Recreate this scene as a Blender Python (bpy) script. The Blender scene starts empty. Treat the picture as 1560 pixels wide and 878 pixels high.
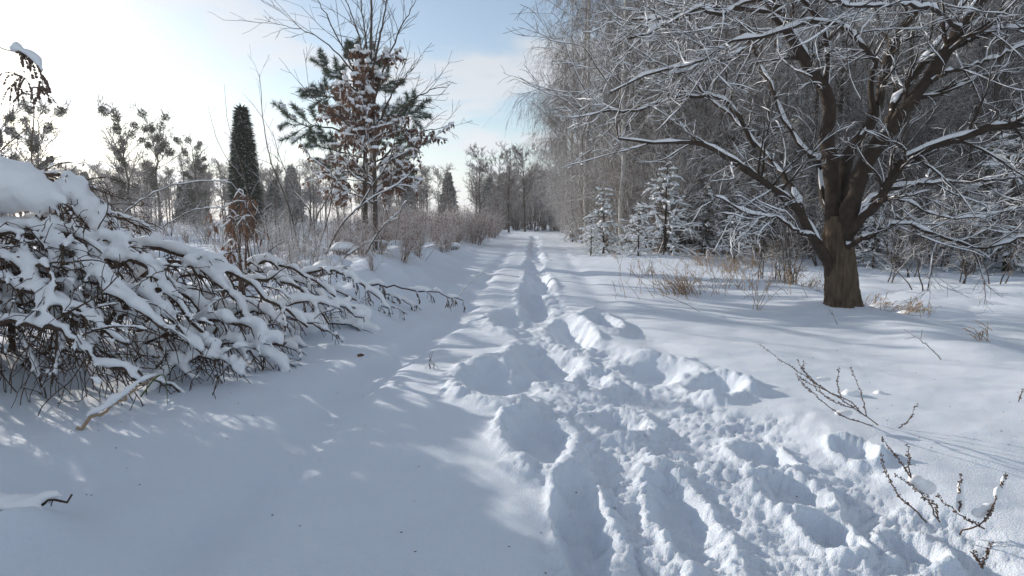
import bpy, math, random
import numpy as np
from mathutils import Vector

R = math.radians
HAZE = 0.0007
rng = np.random.default_rng(7)

# ------------------------------------------------------------------ camera
SC = bpy.context.scene
COL = SC.collection
CAM_H, FPX, PITCH = 1.30, 930.0, math.atan((439 - 335) / 930.0)
cam_d = bpy.data.cameras.new('camera')
cam_d.sensor_width = 36.0
cam_d.lens = 36.0 * FPX / 1560.0
cam_d.clip_start, cam_d.clip_end = 0.05, 6000
cam = bpy.data.objects.new('camera', cam_d)
COL.objects.link(cam)
cam.location = (0, 0, CAM_H)
cam.rotation_euler = (math.pi / 2 - PITCH, 0, 0)
SC.camera = cam

# ------------------------------------------------------------------ sky, sun, exposure
SUN_AZ, SUN_EL = R(-50), R(14.5)
SUNV = Vector((math.sin(SUN_AZ) * math.cos(SUN_EL), math.cos(SUN_AZ) * math.cos(SUN_EL), math.sin(SUN_EL)))
world = bpy.data.worlds.new('World')
SC.world = world
world.use_nodes = True
nt = world.node_tree
nt.nodes.clear()
def wn(t, **kw):
    n = nt.nodes.new(t)
    for k, v in kw.items():
        setattr(n, k, v)
    return n
def wl(a, b):
    nt.links.new(a, b)
sky = wn('ShaderNodeTexSky', sky_type='NISHITA', sun_disc=False)
sky.sun_elevation, sky.sun_rotation = SUN_EL, SUN_AZ
sky.air_density, sky.dust_density, sky.ozone_density = 1.0, 0.5, 1.5
tc = wn('ShaderNodeTexCoord')
sep = wn('ShaderNodeSeparateXYZ'); wl(tc.outputs['Generated'], sep.inputs[0])
zz = wn('ShaderNodeMath', operation='ADD'); zz.inputs[1].default_value = 0.16
zm = wn('ShaderNodeMath', operation='MAXIMUM'); zm.inputs[1].default_value = 0.0
wl(sep.outputs[2], zm.inputs[0]); wl(zm.outputs[0], zz.inputs[0])
dx = wn('ShaderNodeMath', operation='DIVIDE'); wl(sep.outputs[0], dx.inputs[0]); wl(zz.outputs[0], dx.inputs[1])
dy = wn('ShaderNodeMath', operation='DIVIDE'); wl(sep.outputs[1], dy.inputs[0]); wl(zz.outputs[0], dy.inputs[1])
cmb = wn('ShaderNodeCombineXYZ'); wl(dx.outputs[0], cmb.inputs[0]); wl(dy.outputs[0], cmb.inputs[1])
nz = wn('ShaderNodeTexNoise'); nz.inputs['Scale'].default_value = 1.5; nz.inputs['Detail'].default_value = 7
nz.inputs['Roughness'].default_value = 0.52; nz.inputs['Distortion'].default_value = 0.35
mp = wn('ShaderNodeMapping'); mp.inputs['Location'].default_value = (1.9, 0.55, 0.0)
wl(cmb.outputs[0], mp.inputs[0]); wl(mp.outputs[0], nz.inputs['Vector'])
rp = wn('ShaderNodeMapRange', interpolation_type='SMOOTHSTEP')
rp.inputs['From Min'].default_value = 0.44; rp.inputs['From Max'].default_value = 0.60
wl(nz.outputs['Fac'], rp.inputs['Value'])
cm = wn('ShaderNodeMath', operation='MULTIPLY_ADD'); cm.inputs[1].default_value = 0.74; cm.inputs[2].default_value = 0.16
wl(rp.outputs[0], cm.inputs[0])
hz_ = wn('ShaderNodeMapRange', interpolation_type='SMOOTHSTEP')     # pale haze low in the sky, all the way round
hz_.inputs['From Min'].default_value = 0.20; hz_.inputs['From Max'].default_value = 0.0
hz_.inputs['To Min'].default_value = 0.0; hz_.inputs['To Max'].default_value = 0.85
wl(zm.outputs[0], hz_.inputs['Value'])
cmx = wn('ShaderNodeMath', operation='MAXIMUM'); wl(cm.outputs[0], cmx.inputs[0]); wl(hz_.outputs[0], cmx.inputs[1])
bw = wn('ShaderNodeRGBToBW'); wl(sky.outputs[0], bw.inputs[0])
cl = wn('ShaderNodeMath', operation='MULTIPLY_ADD'); cl.inputs[1].default_value = 0.40; cl.inputs[2].default_value = 3.5
wl(bw.outputs[0], cl.inputs[0])
cc = wn('ShaderNodeCombineColor')
for i, m in enumerate((0.965, 1.0, 1.06)):
    q = wn('ShaderNodeMath', operation='MULTIPLY'); q.inputs[1].default_value = m
    wl(cl.outputs[0], q.inputs[0]); wl(q.outputs[0], cc.inputs[i])
mx = wn('ShaderNodeMix', data_type='RGBA')
wl(cmx.outputs[0], mx.inputs[0]); wl(sky.outputs[0], mx.inputs[6]); wl(cc.outputs[0], mx.inputs[7])
bg = wn('ShaderNodeBackground'); bg.inputs['Strength'].default_value = 0.09
wo = wn('ShaderNodeOutputWorld')
wl(mx.outputs[2], bg.inputs[0]); wl(bg.outputs[0], wo.inputs[0])

sun_d = bpy.data.lights.new('sun', 'SUN')
sun_d.energy, sun_d.angle, sun_d.color = 2.75, R(0.6), (1.0, 0.92, 0.82)
sun = bpy.data.objects.new('sun', sun_d)
COL.objects.link(sun)
sun.rotation_euler = SUNV.to_track_quat('Z', 'Y').to_euler()
sun.location = SUNV * 60

vs = SC.view_settings
vs.view_transform, vs.look, vs.gamma, vs.exposure = 'Standard', 'None', 1.0, 0.78
vs.use_curve_mapping = False
SC.cycles.max_bounces = 8
SC.cycles.diffuse_bounces = 4
SC.cycles.transparent_max_bounces = 4

# ------------------------------------------------------------------ pixel helpers (photo pixels -> places)
def ray(px, py):
    a, b = (px - 780.0) / FPX, (439.0 - py) / FPX
    cp, sp = math.cos(PITCH), math.sin(PITCH)
    return a, cp + b * sp, b * cp - sp
def at(px, py, Y):
    a, c, e = ray(px, py)
    return np.array((a * Y / c, Y, CAM_H + e * Y / c))
def onz(px, py, z=0.0):
    a, c, e = ray(px, py)
    s = (z - CAM_H) / e
    return np.array((a * s, c * s, z))

# ------------------------------------------------------------------ noise
def h2(ix, iy, seed):
    n = (ix.astype(np.int64) * 374761393 + iy.astype(np.int64) * 668265263 + seed * 974634777) & 0xFFFFFFFF
    n = ((n ^ (n >> 13)) * 1274126177) & 0xFFFFFFFF
    n = ((n ^ (n >> 15)) * 2246822519) & 0xFFFFFFFF
    return ((n ^ (n >> 16)) & 0xFFFFFF) / float(0x1000000)
def gnoise(x, y, seed=0):
    ix, iy = np.floor(x), np.floor(y)
    fx, fy = x - ix, y - iy
    u, v = fx * fx * fx * (fx * (fx * 6 - 15) + 10), fy * fy * fy * (fy * (fy * 6 - 15) + 10)
    def g(ox, oy):
        a = h2(ix + ox, iy + oy, seed) * 6.28318
        return np.cos(a) * (fx - ox) + np.sin(a) * (fy - oy)
    a = g(0, 0) * (1 - u) + g(1, 0) * u
    b = g(0, 1) * (1 - u) + g(1, 1) * u
    return (a * (1 - v) + b * v) * 1.5
def fbm(x, y, o=4, seed=0, gain=0.5):
    s, a, t = 0.0, 1.0, 0.0
    for i in range(o):
        s = s + a * gnoise(x * 2 ** i + 17.3 * i, y * 2 ** i - 9.1 * i, seed + i)
        t += a; a *= gain
    return s / t
def worley(x, y, seed=0):
    ix, iy = np.floor(x), np.floor(y)
    d = np.full(np.shape(x), 9.0)
    for ox in (-1, 0, 1):
        for oy in (-1, 0, 1):
            cx, cy = ix + ox, iy + oy
            d = np.minimum(d, (cx + h2(cx, cy, seed) - x) ** 2 + (cy + h2(cx, cy, seed + 5) - y) ** 2)
    return np.sqrt(d)
def sstep(a, b, x):
    t = np.clip((x - a) / (b - a), 0, 1)
    return t * t * (3 - 2 * t)

# ------------------------------------------------------------------ the lie of the snow
BANK = np.array([onz(*p)[:2] for p in ((-250, 700), (0, 622), (210, 575), (430, 525), (620, 497), (668, 455), (700, 405), (745, 372), (790, 352))])
def bank_x(y):
    return np.interp(y, BANK[:, 1], BANK[:, 0])
EDGE = np.array([onz(*p)[:2] for p in ((1700, 600), (1560, 547), (1430, 505), (1330, 476), (1240, 450), (1180, 432), (1120, 412), (1050, 398))])
def edge_x(y):
    return np.interp(y, EDGE[:, 1], EDGE[:, 0])
RUT = np.array([onz(*p)[:2] for p in ((240, 900), (330, 815), (420, 725), (500, 635), (565, 566), (690, 486), (735, 430), (770, 388), (795, 362))])
RUT2 = np.array([onz(*p)[:2] for p in ((1500, 870), (1300, 740), (1120, 610), (1010, 530), (930, 470), (880, 410), (850, 370))])
#        px   py   half-w half-h depth
HOLES = [(893, 815, 46, 92, .15), (1050, 790, 46, 78, .13), (822, 676, 52, 42, .21), (768, 588, 66, 30, .19),
         (835, 556, 58, 33, .24), (868, 506, 34, 24, .30), (786, 489, 38, 16, .18), (918, 490, 26, 14, .24),
         (818, 462, 25, 34, .24), (822, 430, 20, 14, .25), (812, 408, 15, 9, .22), (815, 388, 12, 8, .2),
         (1000, 564, 58, 19, .22), (1085, 588, 48, 16, .17), (1205, 742, 48, 28, .13), (1395, 826, 44, 26, .17),
         (1265, 800, 36, 30, .14), (1160, 690, 40, 22, .13), (945, 640, 46, 20, .12), (1300, 690, 26, 16, .1), (900, 575, 34, 18, .16)]
HG = []
for px, py, hw, hh, dep in HOLES:
    c = onz(px, py)
    y0, y1 = onz(px, py + hh)[1], onz(px, py - hh)[1]
    HG.append((c[0], (y0 + y1) / 2, hw * c[1] / FPX, (y1 - y0) / 2, dep))
for i in range(46):
    Y = 19 + i * 0.62 + 0.004 * i * i
    HG.append((0.0376 * Y + 0.13 * (1 if i % 2 else -1) + 0.1 * math.sin(i * 1.7), Y, .17, .27, .17))
TRAIL = np.array([onz(*p)[:2] for p in ((1000, 980), (985, 840), (960, 720), (900, 620), (860, 540), (832, 480), (820, 430), (815, 390), (815, 362))])

MOUNDS = [(*onz(-20, 825)[:2], .26, .20, .13), (*onz(60, 815)[:2], .14, .13, .07), (*onz(292, 560)[:2], .16, .16, .14)]
def ground_h(x, y, fine=True):
    x = np.asarray(x, float); y = np.asarray(y, float)
    z = 0.10 * fbm(x * .16, y * .16, 3, 3) + 0.045 * fbm(x * .7, y * .7, 3, 9)
    # left bank: drifted mounds over grass and brush
    bm = sstep(-0.15, 1.3, bank_x(y) - x + 0.35 * fbm(x * .9, y * .9, 2, 21))
    md = np.clip(1 - worley(x * .8 + .2 * gnoise(x, y, 2), y * .8, 31) ** 2 * 1.5, 0, 1)
    md2 = np.clip(1 - worley(x * 2.1, y * 2.1, 37) ** 2 * 1.6, 0, 1)
    z = z + bm * (0.10 + 0.22 * md * (.6 + .8 * gnoise(x * .4, y * .4, 33)) + 0.06 * md2 + sstep(6.5, 9.5, y) * sstep(34, 18, y) * .14 + .24 * sstep(6.5, 8.5, y) * sstep(24, 15, y) * np.clip(1 - worley(x * .62 + 3.1, y * .62, 35) ** 2 * 1.7, 0, 1) * (.5 + .5 * md)) * np.where(y < 60, 1, .6)
    for mx_, my_, ma, mb_, mh in MOUNDS:
        z = z + mh * np.exp(-((x - mx_) / ma) ** 2 - ((y - my_) / mb_) ** 2)
    # far rise of the field
    z = z + 0.5 * sstep(15, 80, y) * sstep(0, 20, -x)
    # hollow beyond the shoulder at the right
    ex = x - edge_x(y)
    z = z - 0.36 * sstep(0.0, 1.8, ex) * sstep(30, 14, y)
    z = z + 0.10 * np.exp(-((ex + 0.25) / .55) ** 2) * sstep(16, 9, y) * (0.8 + .5 * gnoise(x * .8, y * .8, 4))
    z = z + sstep(0.5, 2.5, ex) * (0.10 * np.clip(1 - worley(x * .9, y * .9, 44) ** 2 * 1.5, 0, 1))
    # soft wheel ruts under the snow
    rx = np.interp(y, RUT[:, 1], RUT[:, 0])
    z = z - 0.12 * np.exp(-((x - rx) / .19) ** 2) * sstep(40, 15, y) * (0.75 + .5 * gnoise(x * .6, y * 1.1, 8))
    rx = np.interp(y, RUT2[:, 1], RUT2[:, 0])
    z = z - 0.04 * np.exp(-((x - rx) / .22) ** 2) * sstep(40, 15, y)
    if not fine:
        return z
    z = z + 0.004 * fbm(x * 6, y * 6, 3, 51) + 0.012 * fbm(x * 2.2, y * 3.4, 3, 53)
    # the trodden trail
    near = (y < 50) & (y > 0.3) & (x > -2.5) & (x < 6)
    xs, ys, zs = x[near], y[near], z[near]
    wx = xs + 0.06 * fbm(xs * 5, ys * 5, 4, 61, .6); wy = ys + 0.06 * fbm(xs * 5 + 9, ys * 5, 4, 62, .6)
    hole = np.zeros_like(xs); rim = np.zeros_like(xs)
    for hx, hy, a, b, dep in HG:
        sel = np.abs(ys - hy) < b * 2.4
        if not sel.any():
            continue
        d = np.sqrt(((wx[sel] - hx) / a) ** 2 + ((wy[sel] - hy) / b) ** 2)
        hole[sel] = np.maximum(hole[sel], dep * (1 - sstep(.38, 1.06, d)))
        rim[sel] = np.maximum(rim[sel], np.exp(-((d - 1.18) / .28) ** 2))
    tx = np.interp(ys, TRAIL[:, 1], TRAIL[:, 0])
    wid = np.interp(ys, (1.5, 3.0, 4.2, 6, 8, 14, 60), (.62, .58, .50, .42, .26, .20, .2))
    dist = np.abs(wx - tx - np.interp(ys, (1.5, 2.5, 4.2, 6.5), (.48, .40, .22, 0))) / wid
    # the churned edge reaches further to the right close by
    dist = np.where(wx > tx, dist / np.interp(ys, (2, 4, 6), (1.35, 1.4, 1.0)), dist)
    z_d = np.clip(1 - sstep(.75, 1.5, dist + .5 * fbm(xs * 2.2, ys * 2.2, 3, 66)), 0, 1)
    mask = np.maximum(z_d, 0.85 * rim * sstep(.004, .02, rim))
    big = np.clip(1 - worley(wx * 4.6, wy * 4.6, 71) ** 2 * 1.7, 0, 1)
    mid = np.clip(1 - worley(wx * 10, wy * 10, 73) ** 2 * 1.7, 0, 1)
    sml = np.clip(1 - worley(wx * 22, wy * 22, 75) ** 2 * 1.7, 0, 1)
    pat = sstep(-.25, .25, fbm(xs * 1.5, ys * 1.5, 2, 77))
    lump = .020 * big * (.4 + .6 * pat) + .026 * mid * (.25 + .75 * pat) + .017 * sml * (.35 + .65 * pat) + .022 * fbm(xs * 7, ys * 7, 4, 79, .6) + .018 * fbm(xs * 24, ys * 24, 4, 83, .75)
    floor_soft = 1 - .5 * sstep(.08, .22, hole)
    dip = 0.09 * z_d
    zs = zs - dip - hole * .47 * (1 + .25 * fbm(xs * 4, ys * 4, 2, 81)) + mask * lump * floor_soft + .03 * rim * sstep(14, 8, ys)
    z = z.copy(); z[near] = zs
    return z
def gz(x, y):
    return float(ground_h(np.array([x]), np.array([y]), False)[0])
def ong(px, py):
    p = onz(px, py)
    for _ in range(4):
        p = onz(px, py, gz(p[0], p[1]))
    return p

# ------------------------------------------------------------------ materials
MATS = {}
def mat(name, col, rough=.85, var=.25, scale=8.0, snow=None, bump=0.0, bscale=40.0, bdist=.01, sss=0.0, trans=0.0, stretch=None, snow_lo=.1, snow_hi=.5):
    m = bpy.data.materials.new(name); m.use_nodes = True
    t = m.node_tree; b = t.nodes['Principled BSDF']
    def n(k, **kw):
        q = t.nodes.new(k)
        for a, v in kw.items():
            setattr(q, a, v)
        return q
    co = n('ShaderNodeTexCoord'); src = co.outputs['Object']
    if stretch:
        mpn = n('ShaderNodeMapping'); mpn.inputs['Scale'].default_value = stretch
        t.links.new(src, mpn.inputs[0]); src = mpn.outputs[0]
    no = n('ShaderNodeTexNoise'); no.inputs['Scale'].default_value = scale; no.inputs['Detail'].default_value = 4
    t.links.new(src, no.inputs['Vector'])
    rampn = n('ShaderNodeMix', data_type='RGBA')
    rampn.inputs[6].default_value = (*[c * (1 - var) for c in col], 1)
    rampn.inputs[7].default_value = (*[min(.95, c * (1 + var)) for c in col], 1)
    t.links.new(no.outputs['Fac'], rampn.inputs[0])
    out = rampn.outputs[2]
    if snow:
        ge = n('ShaderNodeNewGeometry'); sp = n('ShaderNodeSeparateXYZ'); t.links.new(ge.outputs['Normal'], sp.inputs[0])
        n2 = n('ShaderNodeTexNoise'); n2.inputs['Scale'].default_value = snow; n2.inputs['Detail'].default_value = 3
        t.links.new(co.outputs['Object'], n2.inputs['Vector'])
        ad = n('ShaderNodeMath', operation='MULTIPLY_ADD'); ad.inputs[1].default_value = 1.1; ad.inputs[2].default_value = -.55
        t.links.new(n2.outputs['Fac'], ad.inputs[0])
        su = n('ShaderNodeMath', operation='ADD'); t.links.new(sp.outputs[2], su.inputs[0]); t.links.new(ad.outputs[0], su.inputs[1])
        mr = n('ShaderNodeMapRange', interpolation_type='SMOOTHSTEP')
        mr.inputs['From Min'].default_value = snow_lo; mr.inputs['From Max'].default_value = snow_hi
        t.links.new(su.outputs[0], mr.inputs['Value'])
        sm = n('ShaderNodeMix', data_type='RGBA'); sm.inputs[7].default_value = (.85, .855, .87, 1)
        t.links.new(mr.outputs[0], sm.inputs[0]); t.links.new(out, sm.inputs[6]); out = sm.outputs[2]
    t.links.new(out, b.inputs['Base Color'])
    b.inputs['Roughness'].default_value = rough
    b.inputs['Specular IOR Level'].default_value = .25
    if sss:
        b.inputs['Subsurface Weight'].default_value = sss
        b.inputs['Subsurface Radius'].default_value = (.6, .8, 1.0)
        b.inputs['Subsurface Scale'].default_value = .03
    if trans:
        b.inputs['Transmission Weight'].default_value = 0
        tr = n('ShaderNodeBsdfTranslucent'); t.links.new(out, tr.inputs[0])
        ms = n('ShaderNodeMixShader'); ms.inputs[0].default_value = trans
        t.links.new(b.outputs[0], ms.inputs[1]); t.links.new(tr.outputs[0], ms.inputs[2])
        t.links.new(ms.outputs[0], t.nodes['Material Output'].inputs[0])
    if bump:
        bn = n('ShaderNodeTexNoise'); bn.inputs['Scale'].default_value = bscale; bn.inputs['Detail'].default_value = 5
        bn.inputs['Roughness'].default_value = .6
        t.links.new(src, bn.inputs['Vector'])
        bp = n('ShaderNodeBump'); bp.inputs['Strength'].default_value = bump; bp.inputs['Distance'].default_value = bdist
        t.links.new(bn.outputs['Fac'], bp.inputs['Height']); t.links.new(bp.outputs[0], b.inputs['Normal'])
    MATS[name] = m
    return m
mat('snow_ground', (.765, .83, .935), .75, .03, 3, bump=1.0, bscale=120, bdist=.013, sss=.4)
mat('snow', (.84, .855, .88), .75, .02, 5, bump=.4, bscale=60)
mat('bark', (.125, .09, .062), .9, .8, 7, bump=1.0, bscale=9, bdist=.05, stretch=(3, 3, .45))
mat('limb', (.055, .041, .031), .9, .6, 9, bump=.9, bscale=26, bdist=.02)
mat('forest_bark', (.08, .066, .056), .9, .4, 2.0, snow=2.2, snow_lo=.3, snow_hi=.7)
mat('forest_twig', (.085, .068, .055), .9, .3, 1.5, snow=1.6, snow_lo=.2, snow_hi=.65)
mat('frost_twig', (.20, .165, .14), .9, .3, 1.5, snow=1.6, snow_lo=-.1, snow_hi=.4)
mat('birch_twig', (.12, .094, .078), .9, .3, 1.5, snow=1.2, snow_lo=.15, snow_hi=.7)
mat('birch_bark', (.42, .40, .37), .8, .6, 3.0, snow=2.2, snow_lo=.3, snow_hi=.7, stretch=(1, 1, 4))
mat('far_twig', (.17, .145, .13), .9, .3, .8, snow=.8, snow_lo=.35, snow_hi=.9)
mat('russet_twig', (.19, .12, .085), .9, .4, 2.0, snow=2.0, snow_lo=-.05, snow_hi=.4)
mat('brush_stem', (.075, .050, .036), .85, .5, 12)
mat('sapling_bark', (.09, .075, .06), .85, .4, 10)
mat('dry_leaf', (.17, .10, .07), .8, .5, 6, trans=.22)
mat('dry_grass', (.50, .37, .25), .85, .35, 5, trans=.3)
mat('dry_weed', (.13, .09, .07), .9, .4, 9)
mat('green_blade', (.09, .15, .05), .6, .3, 9, trans=.3)
mat('pine_needle', (.07, .10, .06), .7, .35, 4, snow=5, snow_lo=.3, snow_hi=.9)
mat('dark_needle', (.038, .058, .034), .7, .4, 4, snow=5, snow_lo=.6, snow_hi=1.1)
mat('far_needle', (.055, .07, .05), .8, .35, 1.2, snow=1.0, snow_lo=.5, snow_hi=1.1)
mat('mistletoe', (.085, .09, .06), .8, .35, 4)

# ------------------------------------------------------------------ mesh helpers
STUFF = {'snow', 'twigs', 'crown', 'needles', 'leaves', 'dead_leaves', 'seed_heads', 'seed_head', 'blades', 'straws', 'branches', 'stems', 'bare_stems', 'foliage'}
class MB:
    def __init__(s):
        s.v, s.f, s.n = [], [], 0
    def add(s, V, F):
        V = np.asarray(V, float).reshape(-1, 3)
        if len(V) == 0:
            return s
        s.v.append(V); s.f.append(np.asarray(F, int) + s.n); s.n += len(V)
        return s
    def mesh(s, name, m, smooth=True):
        me = bpy.data.meshes.new(name)
        V = np.concatenate(s.v)
        me.vertices.add(len(V)); me.vertices.foreach_set('co', V.ravel())
        tot = np.concatenate([np.full(len(f), f.shape[1]) for f in s.f])
        idx = np.concatenate([f.ravel() for f in s.f])
        me.loops.add(len(idx)); me.loops.foreach_set('vertex_index', idx)
        me.polygons.add(len(tot))
        me.polygons.foreach_set('loop_start', np.concatenate(([0], np.cumsum(tot)[:-1])))
        me.polygons.foreach_set('use_smooth', np.full(len(tot), smooth))
        me.materials.append(MATS[m])
        me.update(); me.validate()
        return me
    def build(s, name, m, parent=None, smooth=True):
        o = bpy.data.objects.new(name, s.mesh(name, m, smooth))
        COL.objects.link(o)
        if parent is not None:
            o.parent = parent
            if name in STUFF:
                o['kind'] = 'stuff'
        return o
def nrm(a):
    return a / np.maximum(np.linalg.norm(a, axis=-1, keepdims=True), 1e-9)
def tangents(P):
    T = np.empty_like(P)
    T[:, 1:-1] = P[:, 2:] - P[:, :-2]; T[:, 0] = P[:, 1] - P[:, 0]; T[:, -1] = P[:, -1] - P[:, -2]
    return nrm(T)
def ring_faces(N, k, s):
    base = (np.arange(N) * k * s)[:, None, None]
    i = (np.arange(k - 1) * s)[None, :, None]
    j = np.arange(s)[None, None, :]; j2 = (np.arange(s) + 1)[None, None, :] % s
    a = base + i + j; b = base + i + j2
    return np.stack([a, b, b + s, a + s], -1).reshape(-1, 4)
def tube(P, Rd, s):
    P = np.asarray(P, float); Rd = np.asarray(Rd, float)
    if P.ndim == 2:
        P, Rd = P[None], Rd[None]
    N, k, _ = P.shape
    T = tangents(P)
    mean = np.abs(nrm(P[:, -1] - P[:, 0] + 1e-6))
    ref = np.eye(3)[np.argmin(mean, 1)][:, None, :]
    S = nrm(ref - (ref * T).sum(-1, keepdims=True) * T)
    U = np.cross(T, S)
    a = np.arange(s) * 2 * math.pi / s
    V = P[:, :, None, :] + Rd[:, :, None, None] * (np.cos(a)[None, None, :, None] * S[:, :, None, :] + np.sin(a)[None, None, :, None] * U[:, :, None, :])
    return V.reshape(-1, 3), ring_faces(N, k, s)
def snow_tube(P, Rd, th, s, g, pw=1.0, gap=.25, wide=.5):
    """snow lying along the upper side of branches; none where they stand upright"""
    P = np.asarray(P, float); Rd = np.asarray(Rd, float)
    if P.ndim == 2:
        P, Rd = P[None], Rd[None]
    N, k, _ = P.shape
    T = tangents(P)
    hz = np.sqrt(np.clip(1 - T[..., 2] ** 2, 0, 1)) ** pw
    S = nrm(np.cross(T, np.array((0, 0, 1.0))) + 1e-7)
    U = np.cross(S, T); U = U * np.sign(U[..., 2:3] + 1e-9)
    nzv = g.uniform(.35, 1.25, (N, k)); nzv[g.random((N, k)) < gap] *= .25
    t = th * hz * nzv
    t[:, 0] *= .3; t[:, -1] *= .35
    rr = np.maximum(Rd, 1e-4)
    t = np.minimum(t, 4.5 * rr + .3 * th)
    C = P + U * (rr * .45 + t * .42)[..., None]
    A = np.minimum(rr * .95, rr * .3 + t) + t * wide * .6
    B = t * .58 + rr * .1
    a = np.arange(s) * 2 * math.pi / s
    V = C[:, :, None, :] + np.cos(a)[None, None, :, None] * (A[..., None] * S)[:, :, None, :] + np.sin(a)[None, None, :, None] * (B[..., None] * U)[:, :, None, :]
    return V.reshape(-1, 3), ring_faces(N, k, s)
def lerp_poly(P, t):
    N, k, _ = P.shape
    q = t * (k - 1); i = np.minimum(q.astype(int), k - 2); f = (q - i)
    return i, f
def grow(P, Rd, n, t0, t1, L, ang, k, g, up=0.0, droop=0.0, wig=.12, rf=.55, rtip=.002, lpow=.0, rel=True, flat=0.0, zig=0.0):
    N = len(P)
    idx = np.repeat(np.arange(N), n); M = len(idx)
    t = g.uniform(t0, t1, M)
    i, f = lerp_poly(P, t)
    A = P[idx, i] * (1 - f)[:, None] + P[idx, i + 1] * f[:, None]
    T = nrm(P[idx, i + 1] - P[idx, i])
    r0 = Rd[idx, i] * (1 - f) + Rd[idx, i + 1] * f
    q = g.normal(size=(M, 3)); q[:, 2] *= (1 - flat)
    q = nrm(q - (q * T).sum(-1, keepdims=True) * T)
    an = ang * g.uniform(.7, 1.3, M)[:, None]
    D = nrm(np.cos(an) * T + np.sin(an) * q + np.array((0, 0, up)))
    ln = L * g.uniform(.55, 1.2, M)
    if rel:
        ln = ln * np.linalg.norm(np.diff(P, axis=1), axis=-1).sum(1)[idx]
    ln = ln * (1 - t * lpow)
    out = np.empty((M, k, 3)); out[:, 0] = A
    st = (ln / (k - 1))[:, None]
    sgn = 1.0
    for j in range(1, k):
        z = g.normal(size=(M, 3)) * wig
        if zig:
            z = z + sgn * zig * nrm(np.cross(D, np.array((0.1, .2, 1.0)))); sgn = -sgn
        D = nrm(D + z + np.array((0, 0, -droop)))
        out[:, j] = out[:, j - 1] + D * st
    rr = np.maximum(np.minimum(r0 * rf, r0), rtip)[:, None]
    Rn = rr + (rtip - rr) * np.linspace(0, 1, k)[None] ** .8
    return out, Rn
def spline(pts, k, wig=0.0, g=None):
    """smooth curve through control points, k samples"""
    P = np.asarray(pts, float); n = len(P)
    Q = np.concatenate([2 * P[:1] - P[1:2], P, 2 * P[-1:] - P[-2:-1]])
    t = np.linspace(0, n - 1 - 1e-6, k); i = t.astype(int); f = (t - i)[:, None]
    a, b, c, d = Q[i], Q[i + 1], Q[i + 2], Q[i + 3]
    out = .5 * (2 * b + (c - a) * f + (2 * a - 5 * b + 4 * c - d) * f ** 2 + (3 * b - a - 3 * c + d) * f ** 3)
    if wig and g is not None:
        w = g.normal(size=out.shape) * wig; w[0] = 0
        out = out + w
    return out
def ico(sub):
    import bmesh
    bm = bmesh.new(); bmesh.ops.create_icosphere(bm, subdivisions=sub, radius=1)
    v = np.array([x.co[:] for x in bm.verts]); f = np.array([[q.index for q in p.verts] for p in bm.faces]); bm.free()
    return v, f
ICO = {1: ico(1), 2: ico(2), 3: ico(3)}
def blobs(C, Rad, g, sub=1, rough=.2):
    C = np.asarray(C, float).reshape(-1, 3); Rad = np.asarray(Rad, float)
    if Rad.ndim == 1:
        Rad = np.repeat(Rad[:, None], 3, 1)
    v, f = ICO[sub]
    V = v[None] * (1 + rough * g.normal(size=(len(C), len(v), 1)))
    V = V * Rad[:, None, :] + C[:, None, :]
    F = f[None] + (np.arange(len(C)) * len(v))[:, None, None]
    return V.reshape(-1, 3), F.reshape(-1, 3)
def blades(C, D, ln, wd, g, bend=.3):
    """needles, leaves, straws: two-segment flat slivers"""
    N = len(C)
    D = nrm(D)
    q = g.normal(size=(N, 3)); S = nrm(np.cross(D, q))
    B = nrm(D + np.array((0, 0, -1.0)) * bend * g.uniform(.3, 1.3, (N, 1)))
    ln = np.broadcast_to(ln, (N,))[:, None]; wd = np.broadcast_to(wd, (N,))[:, None]
    a = C; b = C + D * ln * .5; c = b + B * ln * .5
    V = np.stack([a - S * wd * .35, a + S * wd * .35, b + S * wd * .5, b - S * wd * .5, c], 1)
    base = np.arange(N)[:, None] * 5
    F4 = base + np.array([[0, 1, 2, 3]]); F3 = base + np.array([[3, 2, 4]])
    return V.reshape(-1, 3), F4, F3
def add_blades(mb, *a, **k):
    V, F4, F3 = blades(*a, **k)
    n = mb.n
    mb.add(V, F4); mb.f.append(F3 + n)
def sample(P, n, g, t0=0., t1=1.):
    M = len(P); idx = g.integers(0, M, n); t = g.uniform(t0, t1, n)
    i, f = lerp_poly(P, t)
    return P[idx, i] * (1 - f)[:, None] + P[idx, i + 1] * f[:, None], nrm(P[idx, i + 1] - P[idx, i])
def thing(name, label, cat, loc=(0, 0, 0), rz=0.0, group=None, sc=1.0):
    o = bpy.data.objects.new(name, None); COL.objects.link(o)
    o.empty_display_size = .2
    o.location = loc; o.rotation_euler = (0, 0, rz); o.scale = (sc, sc, sc)
    o['label'] = label; o['category'] = cat
    if group:
        o['group'] = group
    return o
def put(name, label, cat, parts, loc, rz=0., group=None, sc=1.):
    """a thing from shared part meshes: parts = [(name, mesh)]"""
    o = thing(name, label, cat, loc, rz, group, sc)
    for n, me in parts:
        c = bpy.data.objects.new(n, me); COL.objects.link(c); c.parent = o
        if n in STUFF:
            c['kind'] = 'stuff'
    return o

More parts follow.
